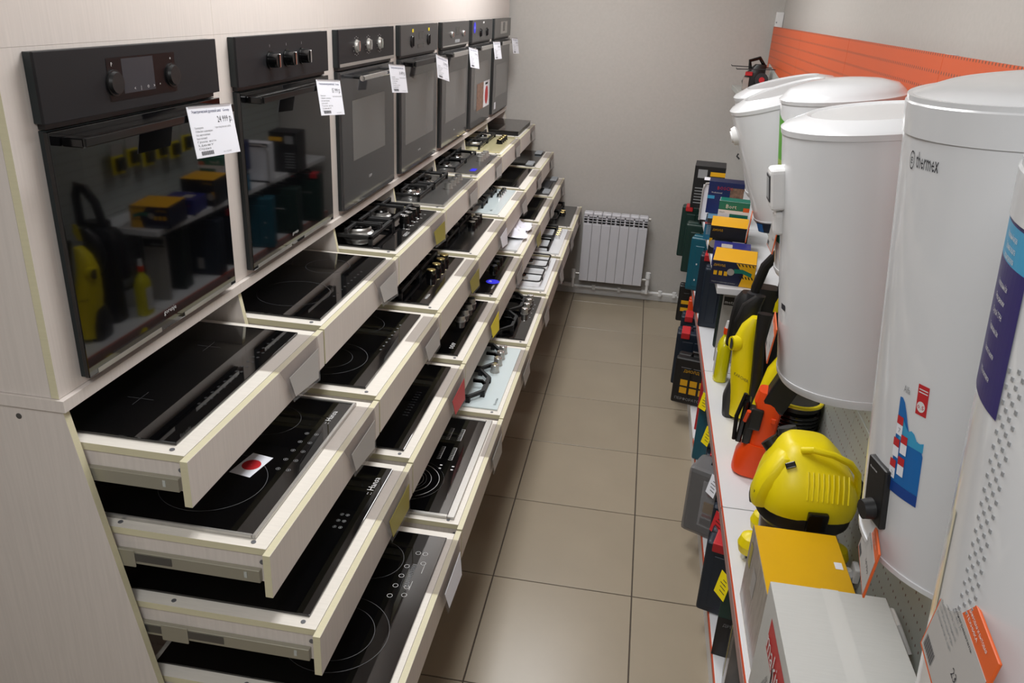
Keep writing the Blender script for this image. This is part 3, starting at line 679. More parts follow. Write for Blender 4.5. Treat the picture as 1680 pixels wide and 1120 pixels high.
g = G(); g.cyl((.484, -.045, .515), (.50, -.045, .515), .014, STEEL); g.build('vent_plug', t)
g = G(); g.tube([(.3, 4.795, .075), (1.40, 4.795, .072)], .012, WP); 
for x in (.75, .95, 1.27, 1.38): g.cyl((x, 4.795, .055), (x, 4.795, .095), .016, WP, seg=12)
for x in (.547, 1.154): g.cyl((x-.03, 4.795, .075), (x+.03, 4.795, .075), .019, WP, seg=14)
tag(g.build('heating_pipe'), 'white plastic heating pipe along the foot of the far wall', 'pipe')
g = G().box((1.80, 4.79, 2.045), (1.848, 4.838, 2.14), WP, .003); g.box((1.801, 4.7885, 2.07), (1.809, 4.7895, 2.08), GREY)
tag(g.build('junction_box'), 'small white box in the corner above the orange panels', 'box')

# ================================================================== rack along the right wall
PX = 1.794; SXF = 1.425; BAY = [.09-1.18*1, .09, 1.27, 2.45, 3.63, 4.775]
def rack(k):
    y0, y1 = BAY[k], BAY[k+1]
    t = empty('shelf_rack', (PX, y0, 0), 'white shelf rack bay with orange perforated top panel, '+['nearest the viewer under the biggest heater', 'carrying the big white carton', 'carrying the orange pressure washer', 'with the short upper shelf end', 'in the far corner'][k], 'shelf rack', 'shelf rack bays')
    L = y1-y0
    G().box((.002, -.012, 0), (.03, .012, 2.05), RACKW).build('upright', t)
    if k == 4: G().box((.002, L-.014, 0), (.03, L+.008, 2.05), RACKW).build('upright', t)
    zs = [(1.72, 2.05, ORPERF), (1.39, 1.716, ORPERF), (.95, 1.386, GRPERF), (.52, .946, GRPERF), (.13, .456, GRPERF)]
    for a, b, m in zs:
        o = G().box((-.004, .0008, a), (.0015, L-.0008, b), m, .0012).build('back_panel', t)
    d = SXF-PX
    def shelf(z, dd, depth_m=RACKW, rail=True):
        s = G().box((dd, .003, z-.03), (-.0045, L-.003, z), depth_m, .002, 2).build('shelf', t)
        if rail:
            g = G().box((dd-.004, .003, z-.052), (dd-.0002, L-.003, z+.002), ORM, .001); g.box((dd-.0055, .004, z-.045), (dd-.0041, L-.004, z-.006), PINKG); g.build('price_rail', s)
        return s
    shelf(.5, d); shelf(.12, d, rail=False)
    G().box((d+.004, .003, 0), (d+.018, L-.003, .088), RACKW).build('kick_plate', t)
    G().box((d-.0035, .003, .098), (d-.0002, L-.003, .118), ORM if k < 3 else WP).build('base_rail', t)
    if k >= 3: shelf(.93, d, rail=False)
    if k == 4: shelf(1.66, -.22, RACKG, rail=False)
for k in range(5): rack(k)

# ================================================================== water heaters
def heater(T, B, r, label, parts):
    T, B = Vector(T), Vector(B); L = (T-B).length
    t = empty('water_heater', B, label, 'water heater', 'water heaters hung in a row')
    t.rotation_euler = (0, math.atan2(T.x-B.x, T.z-B.z), 0)
    global GAP; GAP = 1.787-(B.x+(T.x-B.x)*.86)
    parts(t, r, L)
    G().box((r*.6, -.09, L-.16), (PX-.004-B.x-(T.x-B.x)*.8, .09, L-.10), RACKG).build('wall_bracket', t) if 0 else None
    return t
def bendf(r, a0, z0, up=1):
    """maps flat (x right, y up) print onto a cylinder of radius r; text centre at angle a0"""
    def f(p):
        a = R(a0)+p[0]/r
        return (r*math.cos(a), r*math.sin(a), z0+p[1])
    return f
def patch(g, r, a0, a1, z0, z1, m, n=8, top=None, th=.0006):
    vs = []; 
    for k in range(n+1):
        a = R(a0+(a1-a0)*k/n); 
        zt = z1 if top is None else z1+top(k/n)
        vs += [(r*math.cos(a), r*math.sin(a), z0), (r*math.cos(a), r*math.sin(a), zt)]
    fs = [[2*k, 2*k+2, 2*k+3, 2*k+1] for k in range(n)]
    g.add(vs, fs, m); return g
def body(t, r, L, cap='ring', z0=0, bot=.03):
    G().lathe([(r, 0), (r, L-.0)], HW, 72).build('tank_body', t)
    if cap == 'ring':
        pr = [(r+.002, L-.012), (r+.003, L), (r-.004, L+.006), (r-.05, L+.022), (r-.055, L+.021), (r-.06, L+.018), (.001, L+.018)]
    elif cap == 'dome':
        pr = [(r+.002, L-.010), (r+.004, L), (r-.004, L+.006), (r-.008, L+.012), (r*.85, L+.028), (r*.6, L+.040), (r*.3, L+.046), (.001, L+.048)]
    else:
        pr = [(r+.002, L-.045), (r+.002, L-.008), (r-.006, L), (r*.8, L+.010), (r*.5, L+.014), (.001, L+.015)]
    G().lathe(pr, HW, 72).build('top_cap', t)
    G().lathe([(.02, -bot), (r-.03, -bot), (r-.004, -bot+.012), (r+.002, -.004), (r+.002, .004)], HW, 72).build('bottom_cap', t)
    g = G(); g.cyl((.03, -.05, -bot-.035), (.03, -.05, -bot), .011, CHROME, seg=14); g.cyl((.03, .05, -bot-.035), (.03, .05, -bot), .011, CHROME, seg=14); g.build('water_pipe', t)
    g = G().box((r-.03, -.10, L*.86-.03), (r+.003, .10, L*.86+.02), RACKW).box((r-.03, -.06, L*.86-.012), (GAP, -.035, L*.86+.0), RACKW).box((r-.03, .035, L*.86-.012), (GAP, .06, L*.86+.0), RACKW); g.build('bracket', t)
HT = {1: ((1.451, 1.66, 1.88), (1.587, 1.66, 1.520), .18), 0: ((1.50, 2.05, 1.875), (1.60, 2.05, 1.52), .18), 2: ((1.549, 1.277, 1.924), (1.618, 1.277, 1.42), .17),
      3: ((1.495, .645, 1.929), (1.585, .645, 1.352), .2), 4: ((1.511, -.156, 2.068), (1.587, -.156, 1.437), .199), 5: ((1.482, -.6, 2.05), (1.566, -.6, 1.08), .2)}
def h0(t, r, L): body(t, r, L, 'ring')
heater(*HT[0], 'white water heater farthest back, only its rim above the next heater', h0)
def h1(t, r, L):
    body(t, r, L, 'ring')
    g = G(); g.cyl((-r+.004, 0, L*.78), (-r-.013, 0, L*.78), .034, WP, .028, seg=28); g.cyl((-r-.013, 0, L*.78), (-r-.018, 0, L*.78), .02, WP, seg=24); g.build('dial', t)
    g = G(); g.tube([(-r-.005, 0, L*.62), (-r-.012, 0, L*.6), (-r-.006, 0, L*.57)], .003, DG, seg=6); g.build('hook', t)
    g = G(); patch(g, r+.004, 196, 245, -.035, .0, NAVC, 8); patch(g, r+.0046, 196, 208, -.033, -.004, BLUE, 3)
    vs = []; g.build('bottom_sticker', t)
heater(*HT[1], 'steeply leaning white water heater with a round white dial', h1)
def h2(t, r, L):
    body(t, r, L, 'dome')
    g = G(); patch(g, r+.0008, 150, 203, L-.17, L-.065, GREEN, 10, top=lambda u: .045*(1-u)); patch(g, r+.0009, 150, 199, L-.24, L-.17, mat('leaf print', '9ab54a', .4, noise=.4, nscale=40), 8)
    patch(g, r+.0009, 150, 198, L-.31, L-.24, YEL2, 8); patch(g, r+.0009, 150, 197, L-.42, L-.31, TEALP, 8); g.build('leaflet', t)
heater(*HT[2], 'white domed water heater with a green leaflet along its side', h2)
def h3(t, r, L):
    body(t, r, L, 'ring')
    g = G().box((-r-.028, -.032, .405), (-r+.01, .032, .50), WP, .012, 3); g.box((-r-.030, -.024, .425), (-r-.027, .024, .485), DG, .004, 2); g.box((-r-.0305, -.019, .432), (-r-.0299, .019, .478), GREY)
    g.build('display', t)
    g = G().box((-r-.018, -.02, .345), (-r+.01, .02, .40), WP, .012, 3); g.build('display_base', t)
    g = G(); patch(g, r+.0006, 188, 195, .172, .186, INK, 3); g.build('badge', t)
heater(*HT[3], 'broad plain white water heater with a grey display at its side, in the middle', h3)
def h4(t, r, L):
    body(t, r, L, 'flat', bot=.02)
    g = G(); g.text('thermex', .028, None, INK, bend=bendf(r+.0008, 189.5, .556), wid=.045); g.ring((0, 0), 0, 0, INK, 3)
    vs = [];
    for k in range(16):
        for q in (.008, .0095):
            a = 2*math.pi*k/16; an = R(186.3)+(q*.7*math.cos(a))/r; vs.append(((r+.0008)*math.cos(an), (r+.0008)*math.sin(an), .563+q*1.2*math.sin(a)))
    g.add(vs, [[2*k, 2*k+1, (2*k+3) % 32, (2*k+2) % 32] for k in range(16)], INK)
    g.text('E', .011, None, INK, bend=bendf(r+.0008, 185.2, .559), wid=.006); g.build('lettering', t, smooth=0)
    g = G(); g.text('Alfa', .014, None, GREY, bend=bendf(r+.0008, 199.5, .270), wid=.012); g.build('lettering', t, smooth=0)
    rr = r+.0007
    g = G()
    patch(g, rr, 198, 212.6, .135, .212, BLUE, 10, top=lambda u: .048-.07*u+.010*math.sin(9*u)); patch(g, rr+.0002, 198, 212.6, .118, .135, mat('deep blue print', '14418f', .35), 8)
    patch(g, rr+.0003, 200, 212.4, .20, .210, CYAN, 8, top=lambda u: .02-.02*u+.004*math.sin(14*u)); g.build('water_sticker', t)
    for k, (a, z) in enumerate(((198.3, .222), (197.6, .188), (197.0, .155), (201.6, .198), (201.4, .165))):
        g = G(); patch(g, rr+.0008, a, a+3.4, z-.016, z, PAPER, 3); patch(g, rr+.001, a, a+3.4, z, z+.012, RED, 3)
        g.text('7', .01, None, GREY, bend=bendf(rr+.0012, a+1.1, z-.012)) if k == 0 else (g.text('2', .01, None, GREY, bend=bendf(rr+.0012, a+1.1, z-.012)) if k == 2 else None)
        g.build('badge', t)
    g = G(); patch(g, rr, 206.6, 211.6, .250, .292, RED, 6)
    vs = [((rr+.0004)*math.cos(R(208.9)+.0065*math.cos(q)/rr), (rr+.0004)*math.sin(R(208.9)+.0065*math.cos(q)/rr), .262+.0075*math.sin(q)) for q in [2*math.pi*k/20 for k in range(20)]]
    g.add(vs, [list(range(20))], WPR); g.text('0.5', .008, None, RED, bend=bendf(rr+.0008, 207.3, .259), wid=.011)
    patch(g, rr+.0003, 207.2, 211.2, .285, .2865, WPR, 3); patch(g, rr+.0003, 207.2, 211.2, .281, .2825, WPR, 3); g.build('red_sticker', t, smooth=0)
    g = G().box((-r-.007, -.026, .05), (-r+.01, .026, .145), BP, .003, 2)
    for q in g.v: pass
    g.M = Matrix.Identity(4)
    o = g.build('control_panel', t); o.rotation_euler = (0, 0, R(11)); 
    g = G().cyl((-r-.007, .0, .07), (-r-.022, .0, .07), .016, BP, .014, seg=24); g.text('thermex', .006, basis((-r-.0075, .018, .13), (0, -1, 0), (0, 0, 1)), WPR); o2 = g.build('knob', o)
heater(*HT[4], 'white water heater with a blue water sticker and a black knob panel', h4)
def h5(t, r, L):
    body(t, r, L, 'flat')
    rr = r+.0008; g = G()
    patch(g, rr, 150, 182.6, .775, .895, VIOL, 14, top=lambda u: 0); patch(g, rr, 150, 181.5, .895, .925, CYAN, 14); patch(g, rr, 150, 181, .925, .955, VIOL, 14)
    for k, (s, z) in enumerate((('Electrolux', .933), ('Мгновенный нагрев', .914), ('Тройная защита', .905), ('водонагревателя', .897), ('Эмалированный бак', .874), ('Эко режим', .862), ('Сухой ТЭН', .850), ('Гарантия на бак', .836), ('Защита от накипи', .816), ('УЗО в комплекте', .796))):
        g.text(s, .007 if k else .012, None, WPR, bend=bendf(rr+.0004, 166, z), wid=.03)
    g.build('violet_sticker', t, smooth=0)
    n = 0
    for row in range(25):
        for c in range(4):
            if row == 0 and c < 2: continue
            a = 183.4+c*1.9+row*.06; z = .835-row*.0135-c*.0045
            if n == 0:
                g = G(); g.box((-r-.0008, -.0016, -.0017), (-r+.0005, .0016, .0017), GREY); dot = g.build('vent_mark', t)
            else: dot = bpy.data.objects.new('vent_mark', dot.data); COL.objects.link(dot); dot.parent = t
            dot.location = (0, 0, z); dot.rotation_euler = (0, 0, R(a-180)); n += 1
    g = G(); patch(g, rr, 168.5, 170.6, .525, .66, mat('yellowed tape', 'd2cbb2', .4), 4); g.build('tape', t)
heater(*HT[5], 'tallest nearest white water heater with a violet sticker and rows of small grey marks', h5)
# orange framed price tags hung on the heaters
def ptag(loc, rot, w, h, label, lines, price):
    t = empty('price_tag', loc, label, 'price tag', 'orange framed price tags on the heaters'); t.rotation_euler = rot
    # faces -x; local y is the width
    g = G().box((0, 0, 0), (.003, w, h), ORT, .0008); g.build('frame', t)
    G().box((-.0006, .004, .004), (-.0001, w-.004, h*.78), PAPG).build('paper', t)
    g = G()
    def TT(s, y, z, size, m, wid=None): g.text(s, size, basis((-.0012, y, z), (0, -1, 0), (0, 0, 1)), m, wid=wid)
    TT('DNS', w-.008, h*.83, h*.14, WPR); TT('ЦИФРОВАЯ И БЫТОВАЯ', w*.55, h*.90, h*.04, WPR, w*.4); TT('ТЕХНИКА', w*.55, h*.84, h*.04, WPR, w*.25)
    for k, s in enumerate(lines): TT(s, w-.008, h*.68-k*h*.06, h*.045, GREY, w*.4)
    TT('Водонагреватель', w*.8, h*.72, h*.04, INK, w*.5); TT(price, w*.42, h*.36, h*.11, INK, w*.3)
    for k in range(14): g.quad([(-.0012, w-.010-k*.0022, h*.08), (-.0012, w-.011-k*.0022-(k % 2)*.0004, h*.08), (-.0012, w-.011-k*.0022-(k % 2)*.0004, h*.2), (-.0012, w-.010-k*.0022, h*.2)], INK)
    g.build('lettering', t, smooth=0)
LN = ['Объём 80 л', 'Мощность 2 кВт', 'Вертикальный', 'Эмаль', 'Гарантия 5 лет']
ptag((1.383, 1.53, 1.40), (0, R(4), R(-8)), .13, .085, 'orange framed price tag at the foot of the steeply leaning heater', LN, '11 990')
ptag((1.425, 1.23, 1.45), (0, R(3), 0), .12, .10, 'orange framed price tag on the heater with the green leaflet, mostly hidden', LN, '12 990')
ptag((1.348, .595, 1.355), (0, R(5), R(-6)), .13, .09, 'orange framed price tag at the foot of the middle heater', LN, '13 490')
ptag((1.372, -.262, 1.375), (0, R(4), R(-10)), .128, .078, 'orange framed price tag under the black knob panel', LN, '14 799')
ptag((1.301, -.705, 1.57), (0, R(5), R(-6)), .135, .105, 'orange framed price tag on the tallest nearest heater', LN, '23 499')

# ================================================================== goods: cartons
FB = {'y-': ((1, 0, 0), (0, 0, 1)), 'x-': ((0, -1, 0), (0, 0, 1)), 'z+': ((1, 0, 0), (0, 1, 0))}
def onface(g, lo, hi, f, u, v, wu, wv, m, e=.0006):
    """a flat rectangle on a face; u,v = lower left corner as fractions, wu,wv = size as fractions"""
    (x0, y0, z0), (x1, y1, z1) = lo, hi
    if f == 'y-': P = lambda a, b: (x0+(x1-x0)*a, y0-e, z0+(z1-z0)*b)
    elif f == 'x-': P = lambda a, b: (x0-e, y1-(y1-y0)*a, z0+(z1-z0)*b)
    else: P = lambda a, b: (x0+(x1-x0)*a, y0+(y1-y0)*b, z1+e)
    g.quad([P(u, v), P(u+wu, v), P(u+wu, v+wv), P(u, v+wv)], m); return P
def carton(lo, hi, m, label, cat='box', name='carton', faces=None, deco=(), texts=(), rot=0, group=None, bev=.0015, tape=None, tilt=(0, 0)):
    c = ((lo[0]+hi[0])/2, (lo[1]+hi[1])/2, lo[2]+.0006); t = empty(name, c, label, cat, group); t.rotation_euler = (R(tilt[0]), R(tilt[1]), R(rot))
    l = (lo[0]-c[0], lo[1]-c[1], 0); h = (hi[0]-c[0], hi[1]-c[1], hi[2]-lo[2])
    G().box(l, h, m, bev, face=faces).build('box_body', t)
    if deco:
        for k, (f, u, v, wu, wv, mm) in enumerate(deco):
            g = G(); onface(g, l, h, f, u, v, wu, wv, mm, .0006+.0002*k); g.build('printed_panel', t, smooth=0)
    if texts:
        for (f, s, u, v, sz, mm) in texts:
            g = G(); P = onface(G(), l, h, f, 0, 0, 1, 1, mm, .003); o = P(u, v); g.text(s, sz, basis(o, *FB[f]), mm); g.build('lettering', t, smooth=0)
    if tape: g = G(); onface(g, l, h, *tape); g.build('tape', t, smooth=0)
    return t
# big white carton and yellow carton
t = carton((1.43, -.13, .5), (1.705, .455, .832), CARD, 'big grey white carton with a red stripe in front of the yellow box', deco=[('x-', .60-.45, .62, .40, .26, RED)], texts=[('x-', 'makita', .16, .655, .075, WPR)], tape=('z+', .44, 0, .15, 1, mat('tape', 'cfd0cd', .25)))
g = G(); l = (-.1375, -.2925); z0 = .332
g.tube([(l[0]-.003, .10, .235), (l[0]-.003, .08, .14)], .0015, INK, seg=5)
for rr in (.03, .045): 
    g.tube([(l[0]-.002, .05+rr*math.cos(a), .10+rr*.9*math.sin(a)) for a in [2*math.pi*k/18 for k in range(18)]], .002, INK, seg=4, closed=True)
g.add([(l[0]-.0012, .05+.03*math.cos(a), .115+.015*math.sin(a)) for a in [2*math.pi*k/14 for k in range(14)]], [list(range(14))], BP)
g.build('printed_picture', t, smooth=0)
g = G(); g.text('CORDLESS', .018, basis((l[0]-.0014, .17, .10), (0, -.5, .8), (0, .8, .5)), INK); g.build('lettering', t, smooth=0)
t = carton((1.44, .475, .5), (1.672, .805, .755), YEL2, 'wrapped yellow topped carton between the white carton and the vacuum cleaner', faces={'x-': mat('silver wrap', '8b8681', .25, noise=.25, nscale=9, stretch=(1, 6, 1.5)), 'y-': DG}, texts=[], deco=[('x-', .34, .45, .16, .3, PAPG), ('x-', .08, .55, .1, .3, mat('dull yellow', 'a59a3a', .4)), ('z+', .86, .52, .09, .09, PAPER)])
# upper shelf goods
US = .9306
def gr_pic(t, lo, hi, g, x0, z0, s, col=TEALP):
    """little printed angle grinder picture on the y- face"""
    y = lo[1]-.0016
    g.add([(x0+s*a, y, z0+s*b) for a, b in ((0, .0), (.5, .05), (1.0, -.12), (1.02, .1), (.5, .28), (.05, .25))], [list(range(6))], col)
    g.add([(x0-s*.12+s*.2*math.cos(a), y-.0003, z0+s*.05+s*.2*math.sin(a)) for a in [2*math.pi*k/12 for k in range(12)]], [list(range(12))], mat('disc grey', 'a09a92', .4))
YC = mat('yellow print', 'e0a914', .4); NV = mat('navy print', '171c38', .35)
lo, hi = (1.405, 2.50, .93), (1.607, 2.74, 1.045)
t = carton(lo, hi, NV, 'yellow topped navy carton with a green grinder picture at the upper shelf end', faces={'z+': YC}, rot=-8, texts=[('y-', 'ДИОЛД', .04, .78, .014, YC), ('y-', 'МШУ-1.1 машина угловая', .04, .08, .009, GREY)])
lx, hx = -(hi[0]-lo[0])/2, (hi[0]-lo[0])/2; ly = -(hi[1]-lo[1])/2
g = G()
for k in range(3): g.quad([(lx+.012+k*.024, ly-.001, .045), (lx+.028+k*.024, ly-.001, .045), (lx+.028+k*.024, ly-.001, .066), (lx+.012+k*.024, ly-.001, .066)], YC)
g.add([(lx+.135, ly-.0008, 0.001), (hx-.001, ly-.0008, .001), (hx-.001, ly-.0008, .112), (lx+.11, ly-.0008, .112), (lx+.15, ly-.0008, .06)], [[0, 1, 2, 3, 4]], YC)
for k in range(5): g.quad([(lx+.135+k*.014, ly-.0011, .040), (lx+.141+k*.014, ly-.0011, .040), (lx+.134+k*.014, ly-.0011, .053), (lx+.128+k*.014, ly-.0011, .053)], BP)
for k in range(5): g.quad([(lx+.125+k*.016, ly-.0011, .100), (lx+.131+k*.016, ly-.0011, .100), (lx+.124+k*.016, ly-.0011, .111), (lx+.118+k*.016, ly-.0011, .111)], BP)
gr_pic(t, (0, ly, 0), hi, g, lx+.10, .062, .085, TEALP); g.build('printed_picture', t, smooth=0)
def ucarton(x0, x1, y0, y1, z0, z1, m, label, **k): return carton((x0, y0, z0), (x1, y1, z1), m, label, **k)
ucarton(1.425, 1.61, 2.80, 2.98, .93, 1.015, mat('violet blue print', '2b2f78', .35), 'blue violet power tool carton lying behind the yellow topped navy one', deco=[('z+', .2, .3, .3, .4, PAPG)], texts=[('y-', 'BOSCH', .1, .55, .016, RED)], rot=-6)
t = ucarton(1.42, 1.615, 3.02, 3.24, .93, 1.085, BP, 'black carton with yellow lid and printed green tool on the upper shelf', faces={'z+': YC}, rot=-6, texts=[('y-', 'ДИОЛД', .05, .82, .014, YC)], deco=[('y-', .62, .34, .32, .16, WPR), ('y-', .0, .3, .08, .25, YC)])
g = G(); gr_pic(t, (0, -.11, 0), None, g, -.06, .05, .11, GRNC); g.build('printed_picture', t, smooth=0)
ucarton(1.41, 1.60, 3.30, 3.50, .93, 1.035, mat('makita teal print', '1f6f92', .4), 'blue teal carton with a red and white brand band', deco=[('y-', .0, .85, .28, .13, RED)], texts=[('y-', 'makita', .03, .87, .014, WPR)]+[('y-', 'SDS PLUS', .06, .75-.09*k, .010, WPR) for k in range(6)], rot=-6, faces={'z+': BP})
ucarton(1.418, 1.62, 3.27, 3.51, 1.037, 1.062, mat('dull blue lid', '5b7f98', .35), 'flat brown and blue carton under the green and white carton', faces={'y-': mat('dark brown side', '3a3532', .5)}, rot=-6)
ucarton(1.465, 1.63, 3.27, 3.37, 1.0635, 1.165, PAPER, 'green and white grinder carton on top of the flat carton', faces={'z+': TEALP}, rot=-8, deco=[('y-', 0, .52, 1, .48, TEALP), ('y-', .80, .50, .2, .22, ORT), ('y-', .38, .05, .6, .28, TEALP)], texts=[('y-', 'Bort', .22, .62, .032, WPR), ('y-', 'МШУ', .04, .35, .012, GREY)])
ucarton(1.405, 1.60, 3.39, 3.50, 1.0635, 1.245, NAVY, 'navy blue carton with red lettering behind the green and white one', rot=-6, deco=[('y-', .62, .52, .38, .32, SKIN), ('y-', 0, .46, .2, .1, CYAN)], texts=[('y-', 'BOSCH', .24, .76, .026, RED), ('y-', 'Professional', .10, .64, .012, WPR)], faces={'z+': mat('dark navy lid', '101c44', .4)})
t = ucarton(1.40, 1.60, 3.72, 3.82, .93, 1.185, PAPER, 'white blister pack with black outlines standing on the upper shelf', rot=-5, deco=[('y-', 0, .9, 1, .1, BP), ('y-', 0, 0, 1, .05, BP)])
g = G(); g.tube([(-.098, -.052, .01), (-.098, -.052, .20), (-.085, -.052, .235), (-.05, -.052, .242), (.09, -.052, .242)], .006, PAPG, seg=6); g.build('clear_rim', t)
ucarton(1.365, 1.56, 4.08, 4.28, .93, 1.205, BP, 'black carton with yellow top stripe at the far end of the upper shelf', rot=-5, faces={'z+': DG}, deco=[('y-', .52, .78, .48, .1, YC), ('y-', .12, .72, .3, .2, GREY)]+[('y-', .08, .12+.07*k, .36, .02, GREY) for k in range(6)])
# hand tool hung in the far corner on hooks
t = empty('power_tool', (1.66, 4.44, 1.692), 'black and silver power tool with red disc hanging in the far corner', 'power tool')
G().loft([((.0, 0, -.03), .045, .04), ((.01, 0, .02), .07, .05), ((.03, 0, .08), .065, .05), ((.045, 0, .13), .035, .035)], BP, 16).build('motor_body', t)
g = G(); g.cyl((.055, -.055, .04), (.055, -.078, .04), .042, DG, seg=24); g.cyl((.055, -.0785, .04), (.055, -.085, .04), .018, RED, seg=16); g.build('disc', t)
g = G(); g.tube([(-.02, -.02, .10), (-.03, -.03, .15), (.03, -.02, .17), (.07, 0, .12)], .012, BPG); g.build('handle', t)
g = G(); g.box((-.06, -.06, -.03), (-.02, -.045, .05), STEEL, .003); g.box((-.05, -.066, .06), (-.005, -.05, .085), RED, .003); g.box((.075, -.05, .07), (.10, -.04, .11), STEEL, .002); g.build('guard', t)
g = G(); g.tube([(PX, 4.36, 1.80), (1.55, 4.36, 1.79), (1.545, 4.36, 1.797)], .003, DG, seg=6); g.tube([(PX, 4.5, 1.80), (1.53, 4.5, 1.80), (1.525, 4.5, 1.807)], .003, DG, seg=6)
tag(g.build('peg_hook'), 'thin double wire hook sticking out above the far tool', 'hook')
t = empty('shelf_sign', (PX-.006, 3.5, 1.70), 'grey plastic end board leaning on the far shelf under the orange panel', 'board')
G().add([(0, 0, 0), (0, 1.2, 0), (0, 1.15, .12), (-.004, 0, 0), (-.004, 1.2, 0), (-.004, 1.15, .12)], [[0, 1, 2], [5, 4, 3], [0, 3, 4, 1], [1, 4, 5, 2], [2, 5, 3, 0]], RACKG).build('board_sheet', t, smooth=0)
# yellow packs on the pegboard
for k in range(6):
    y = 2.62+k*.13; t = empty('blister_pack', (PX-.05-.004*k, y, 1.16+.02*(k % 2)), 'yellow and grey blister pack on the pegboard behind the heaters', 'pack', 'blister packs on the pegboard')
    G().box((-.004, 0, 0), (0, .10, .10), YEL, .002).box((-.0045, 0, .10), (0, .10, .16), PAPG).build('backing_card', t); G().box((-.03, .02, .02), (-.0042, .08, .09), DG, .008, 2).build('tool_head', t)
    G().tube([(-.004, .05, .15), (.045+.004*k, .05, .152)], .002, STEEL, seg=6).build('hook', t)

# ================================================================== goods: tool cases (broad side towards the viewer)
def toolcase(x, y, z, w, h, d, m, label, rot=0, lean=0, latch=None, handle=True, deco=(), texts=(), side='x', taper=.012):
    """case standing upright: w along x, h high, d thick along y; handle on top; origin at its base"""
    t = empty('tool_case', (x, y, z+.0008), label, 'tool case', 'tool cases on the shelves'); t.rotation_euler = (R(lean), 0, R(rot))
    g = G(); 
    for a, b in ((-d/2, -.002), (.002, d/2)): g.box((-w/2, a, 0), (w/2, b, h), m, .014, 3)
    g.box((-w/2+.004, -.003, .004), (w/2-.004, .003, h-.004), BP)
    g.build('shell', t)
    g = G()
    for k in range(3): g.box((-w/2+.03+k*(w-.06)/3+.004, -d/2-.004, .03), (-w/2+.03+(k+1)*(w-.06)/3-.004, -d/2+.002, h-.05), m, .004)
    g.build('front_ribs', t)
    if handle: g = G(); g.tube([(-.055, 0, h-.01), (-.05, 0, h+.022), (.05, 0, h+.022), (.055, 0, h-.01)], .009, BP if latch is None else m, seg=8); g.build('handle', t)
    if latch:
        for lx in (-w*.32, w*.32): G().box((lx-.024, -d/2-.010, h-.030), (lx+.024, d/2-.01, h+.006), latch, .004, 2).build('latch', t)
    for (a, b, ww, hh, mm) in deco: G().box((-w/2+a*w, -d/2-.0058, b*h), (-w/2+(a+ww)*w, -d/2-.0042, (b+hh)*h), mm).build('label_patch', t, smooth=0)
    for (s, a, b, sz, mm) in texts: G().text(s, sz, basis((-w/2+a*w, -d/2-.0066, b*h), (1, 0, 0), (0, 0, 1)), mm).build('lettering', t, smooth=0)
    return t
SZ = .5; BZ = .12
toolcase(1.47, 4.45, SZ, .27, .36, .10, GRNC, 'dark green tool case in the farthest place of the middle shelf', rot=-6, latch=RED, texts=[('BOSCH', .25, .6, .022, PAPG)])
toolcase(1.49, 4.08, SZ, .27, .33, .12, GRNC, 'dark green tool case behind the teal one', rot=-8, deco=[(.35, .55, .4, .015, WPR)])
toolcase(1.50, 3.70, SZ, .25, .34, .11, TEAL, 'teal tool case leaning over the shelf edge', rot=-14, handle=True, deco=[(.2, .5, .03, .03, WPR), (.2, .2, .03, .03, WPR)])
toolcase(1.535, 3.30, SZ, .26, .35, .11, NAVC, 'dark navy tool case with small red clasps behind another navy case', rot=-8, latch=RED)
toolcase(1.545, 3.08, SZ, .25, .34, .10, NAVC, 'dark navy tool case with a white label near its foot', rot=-8, deco=[(.42, .12, .14, .2, PAPG)])
toolcase(1.61, 2.80, SZ, .25, .36, .10, mat('green black case', '14241f', .45), 'nearly black green tool case behind the grey blister card', rot=-6)
t = carton((1.475, 2.58, .5), (1.60, 2.60, .86), PAPG, 'grey blister card with a black title hanging behind the yellow bottle', name='blister_card', deco=[('y-', .05, .84, .9, .12, BP)], texts=[('y-', 'metabo', .08, .865, .024, WPR), ('y-', 'DUO', .08, .78, .008, GREY)], rot=-6)
# base shelf
toolcase(1.47, 4.15, BZ, .20, .26, .09, BP, 'black tool bag with yellow marks in the far end of the lowest shelf', rot=-6, deco=[(.12, .5, .3, .1, YC), (.12, .3, .3, .1, YC)])
t = toolcase(1.53, 3.86, BZ, .22, .26, .10, ORP, 'orange tool case beside the black bag on the lowest shelf', rot=-6)
toolcase(1.49, 3.50, BZ, .26, .28, .12, NAVC, 'navy tool case with red clasp tops in the far part of the lowest shelf', rot=-6, latch=RED)
toolcase(1.455, 3.12, BZ, .27, .32, .12, NAVC, 'large navy tool case with red clasps behind the black yellow marked case', rot=-5, latch=RED)
t = toolcase(1.45, 2.86, BZ, .26, .27, .11, BP, 'black tool case with six yellow squares on its face', rot=-14, latch=None, deco=[(.16+.2*a, .42-.17*b, .15, .13, YC) for a in range(3) for b in range(2)], texts=[('ДИОЛД', .2, .72, .022, YC), ('ПЕРФОРАТОР', .08, .1, .022, GREY)])
t = carton((1.44, 2.50, .12), (1.66, 2.60, .43), RED, 'narrow red and white carton with a round black and white badge', faces={'y-': RED}, rot=-22, deco=[('y-', .15, .05, .3, .5, PAPER)])
g = G()
for q, m in ((.042, PAPER), (.036, BP)): g.add([(-.05+q*math.cos(a), -.0515-(.0004 if m is BP else 0), .22+q*math.sin(a)) for a in [2*math.pi*k/20 for k in range(20)]], [list(range(20))], m)
g.add([(-.05+.018*math.cos(a), -.0525, .222+.022*math.sin(a)) for a in [2*math.pi*k/16 for k in range(16)]], [list(range(16))], WPR); g.build('round_badge', t, smooth=0)
toolcase(1.52, 2.26, BZ, .22, .29, .10, TEAL, 'teal tool case beside the red and white carton on the lowest shelf', rot=-12)
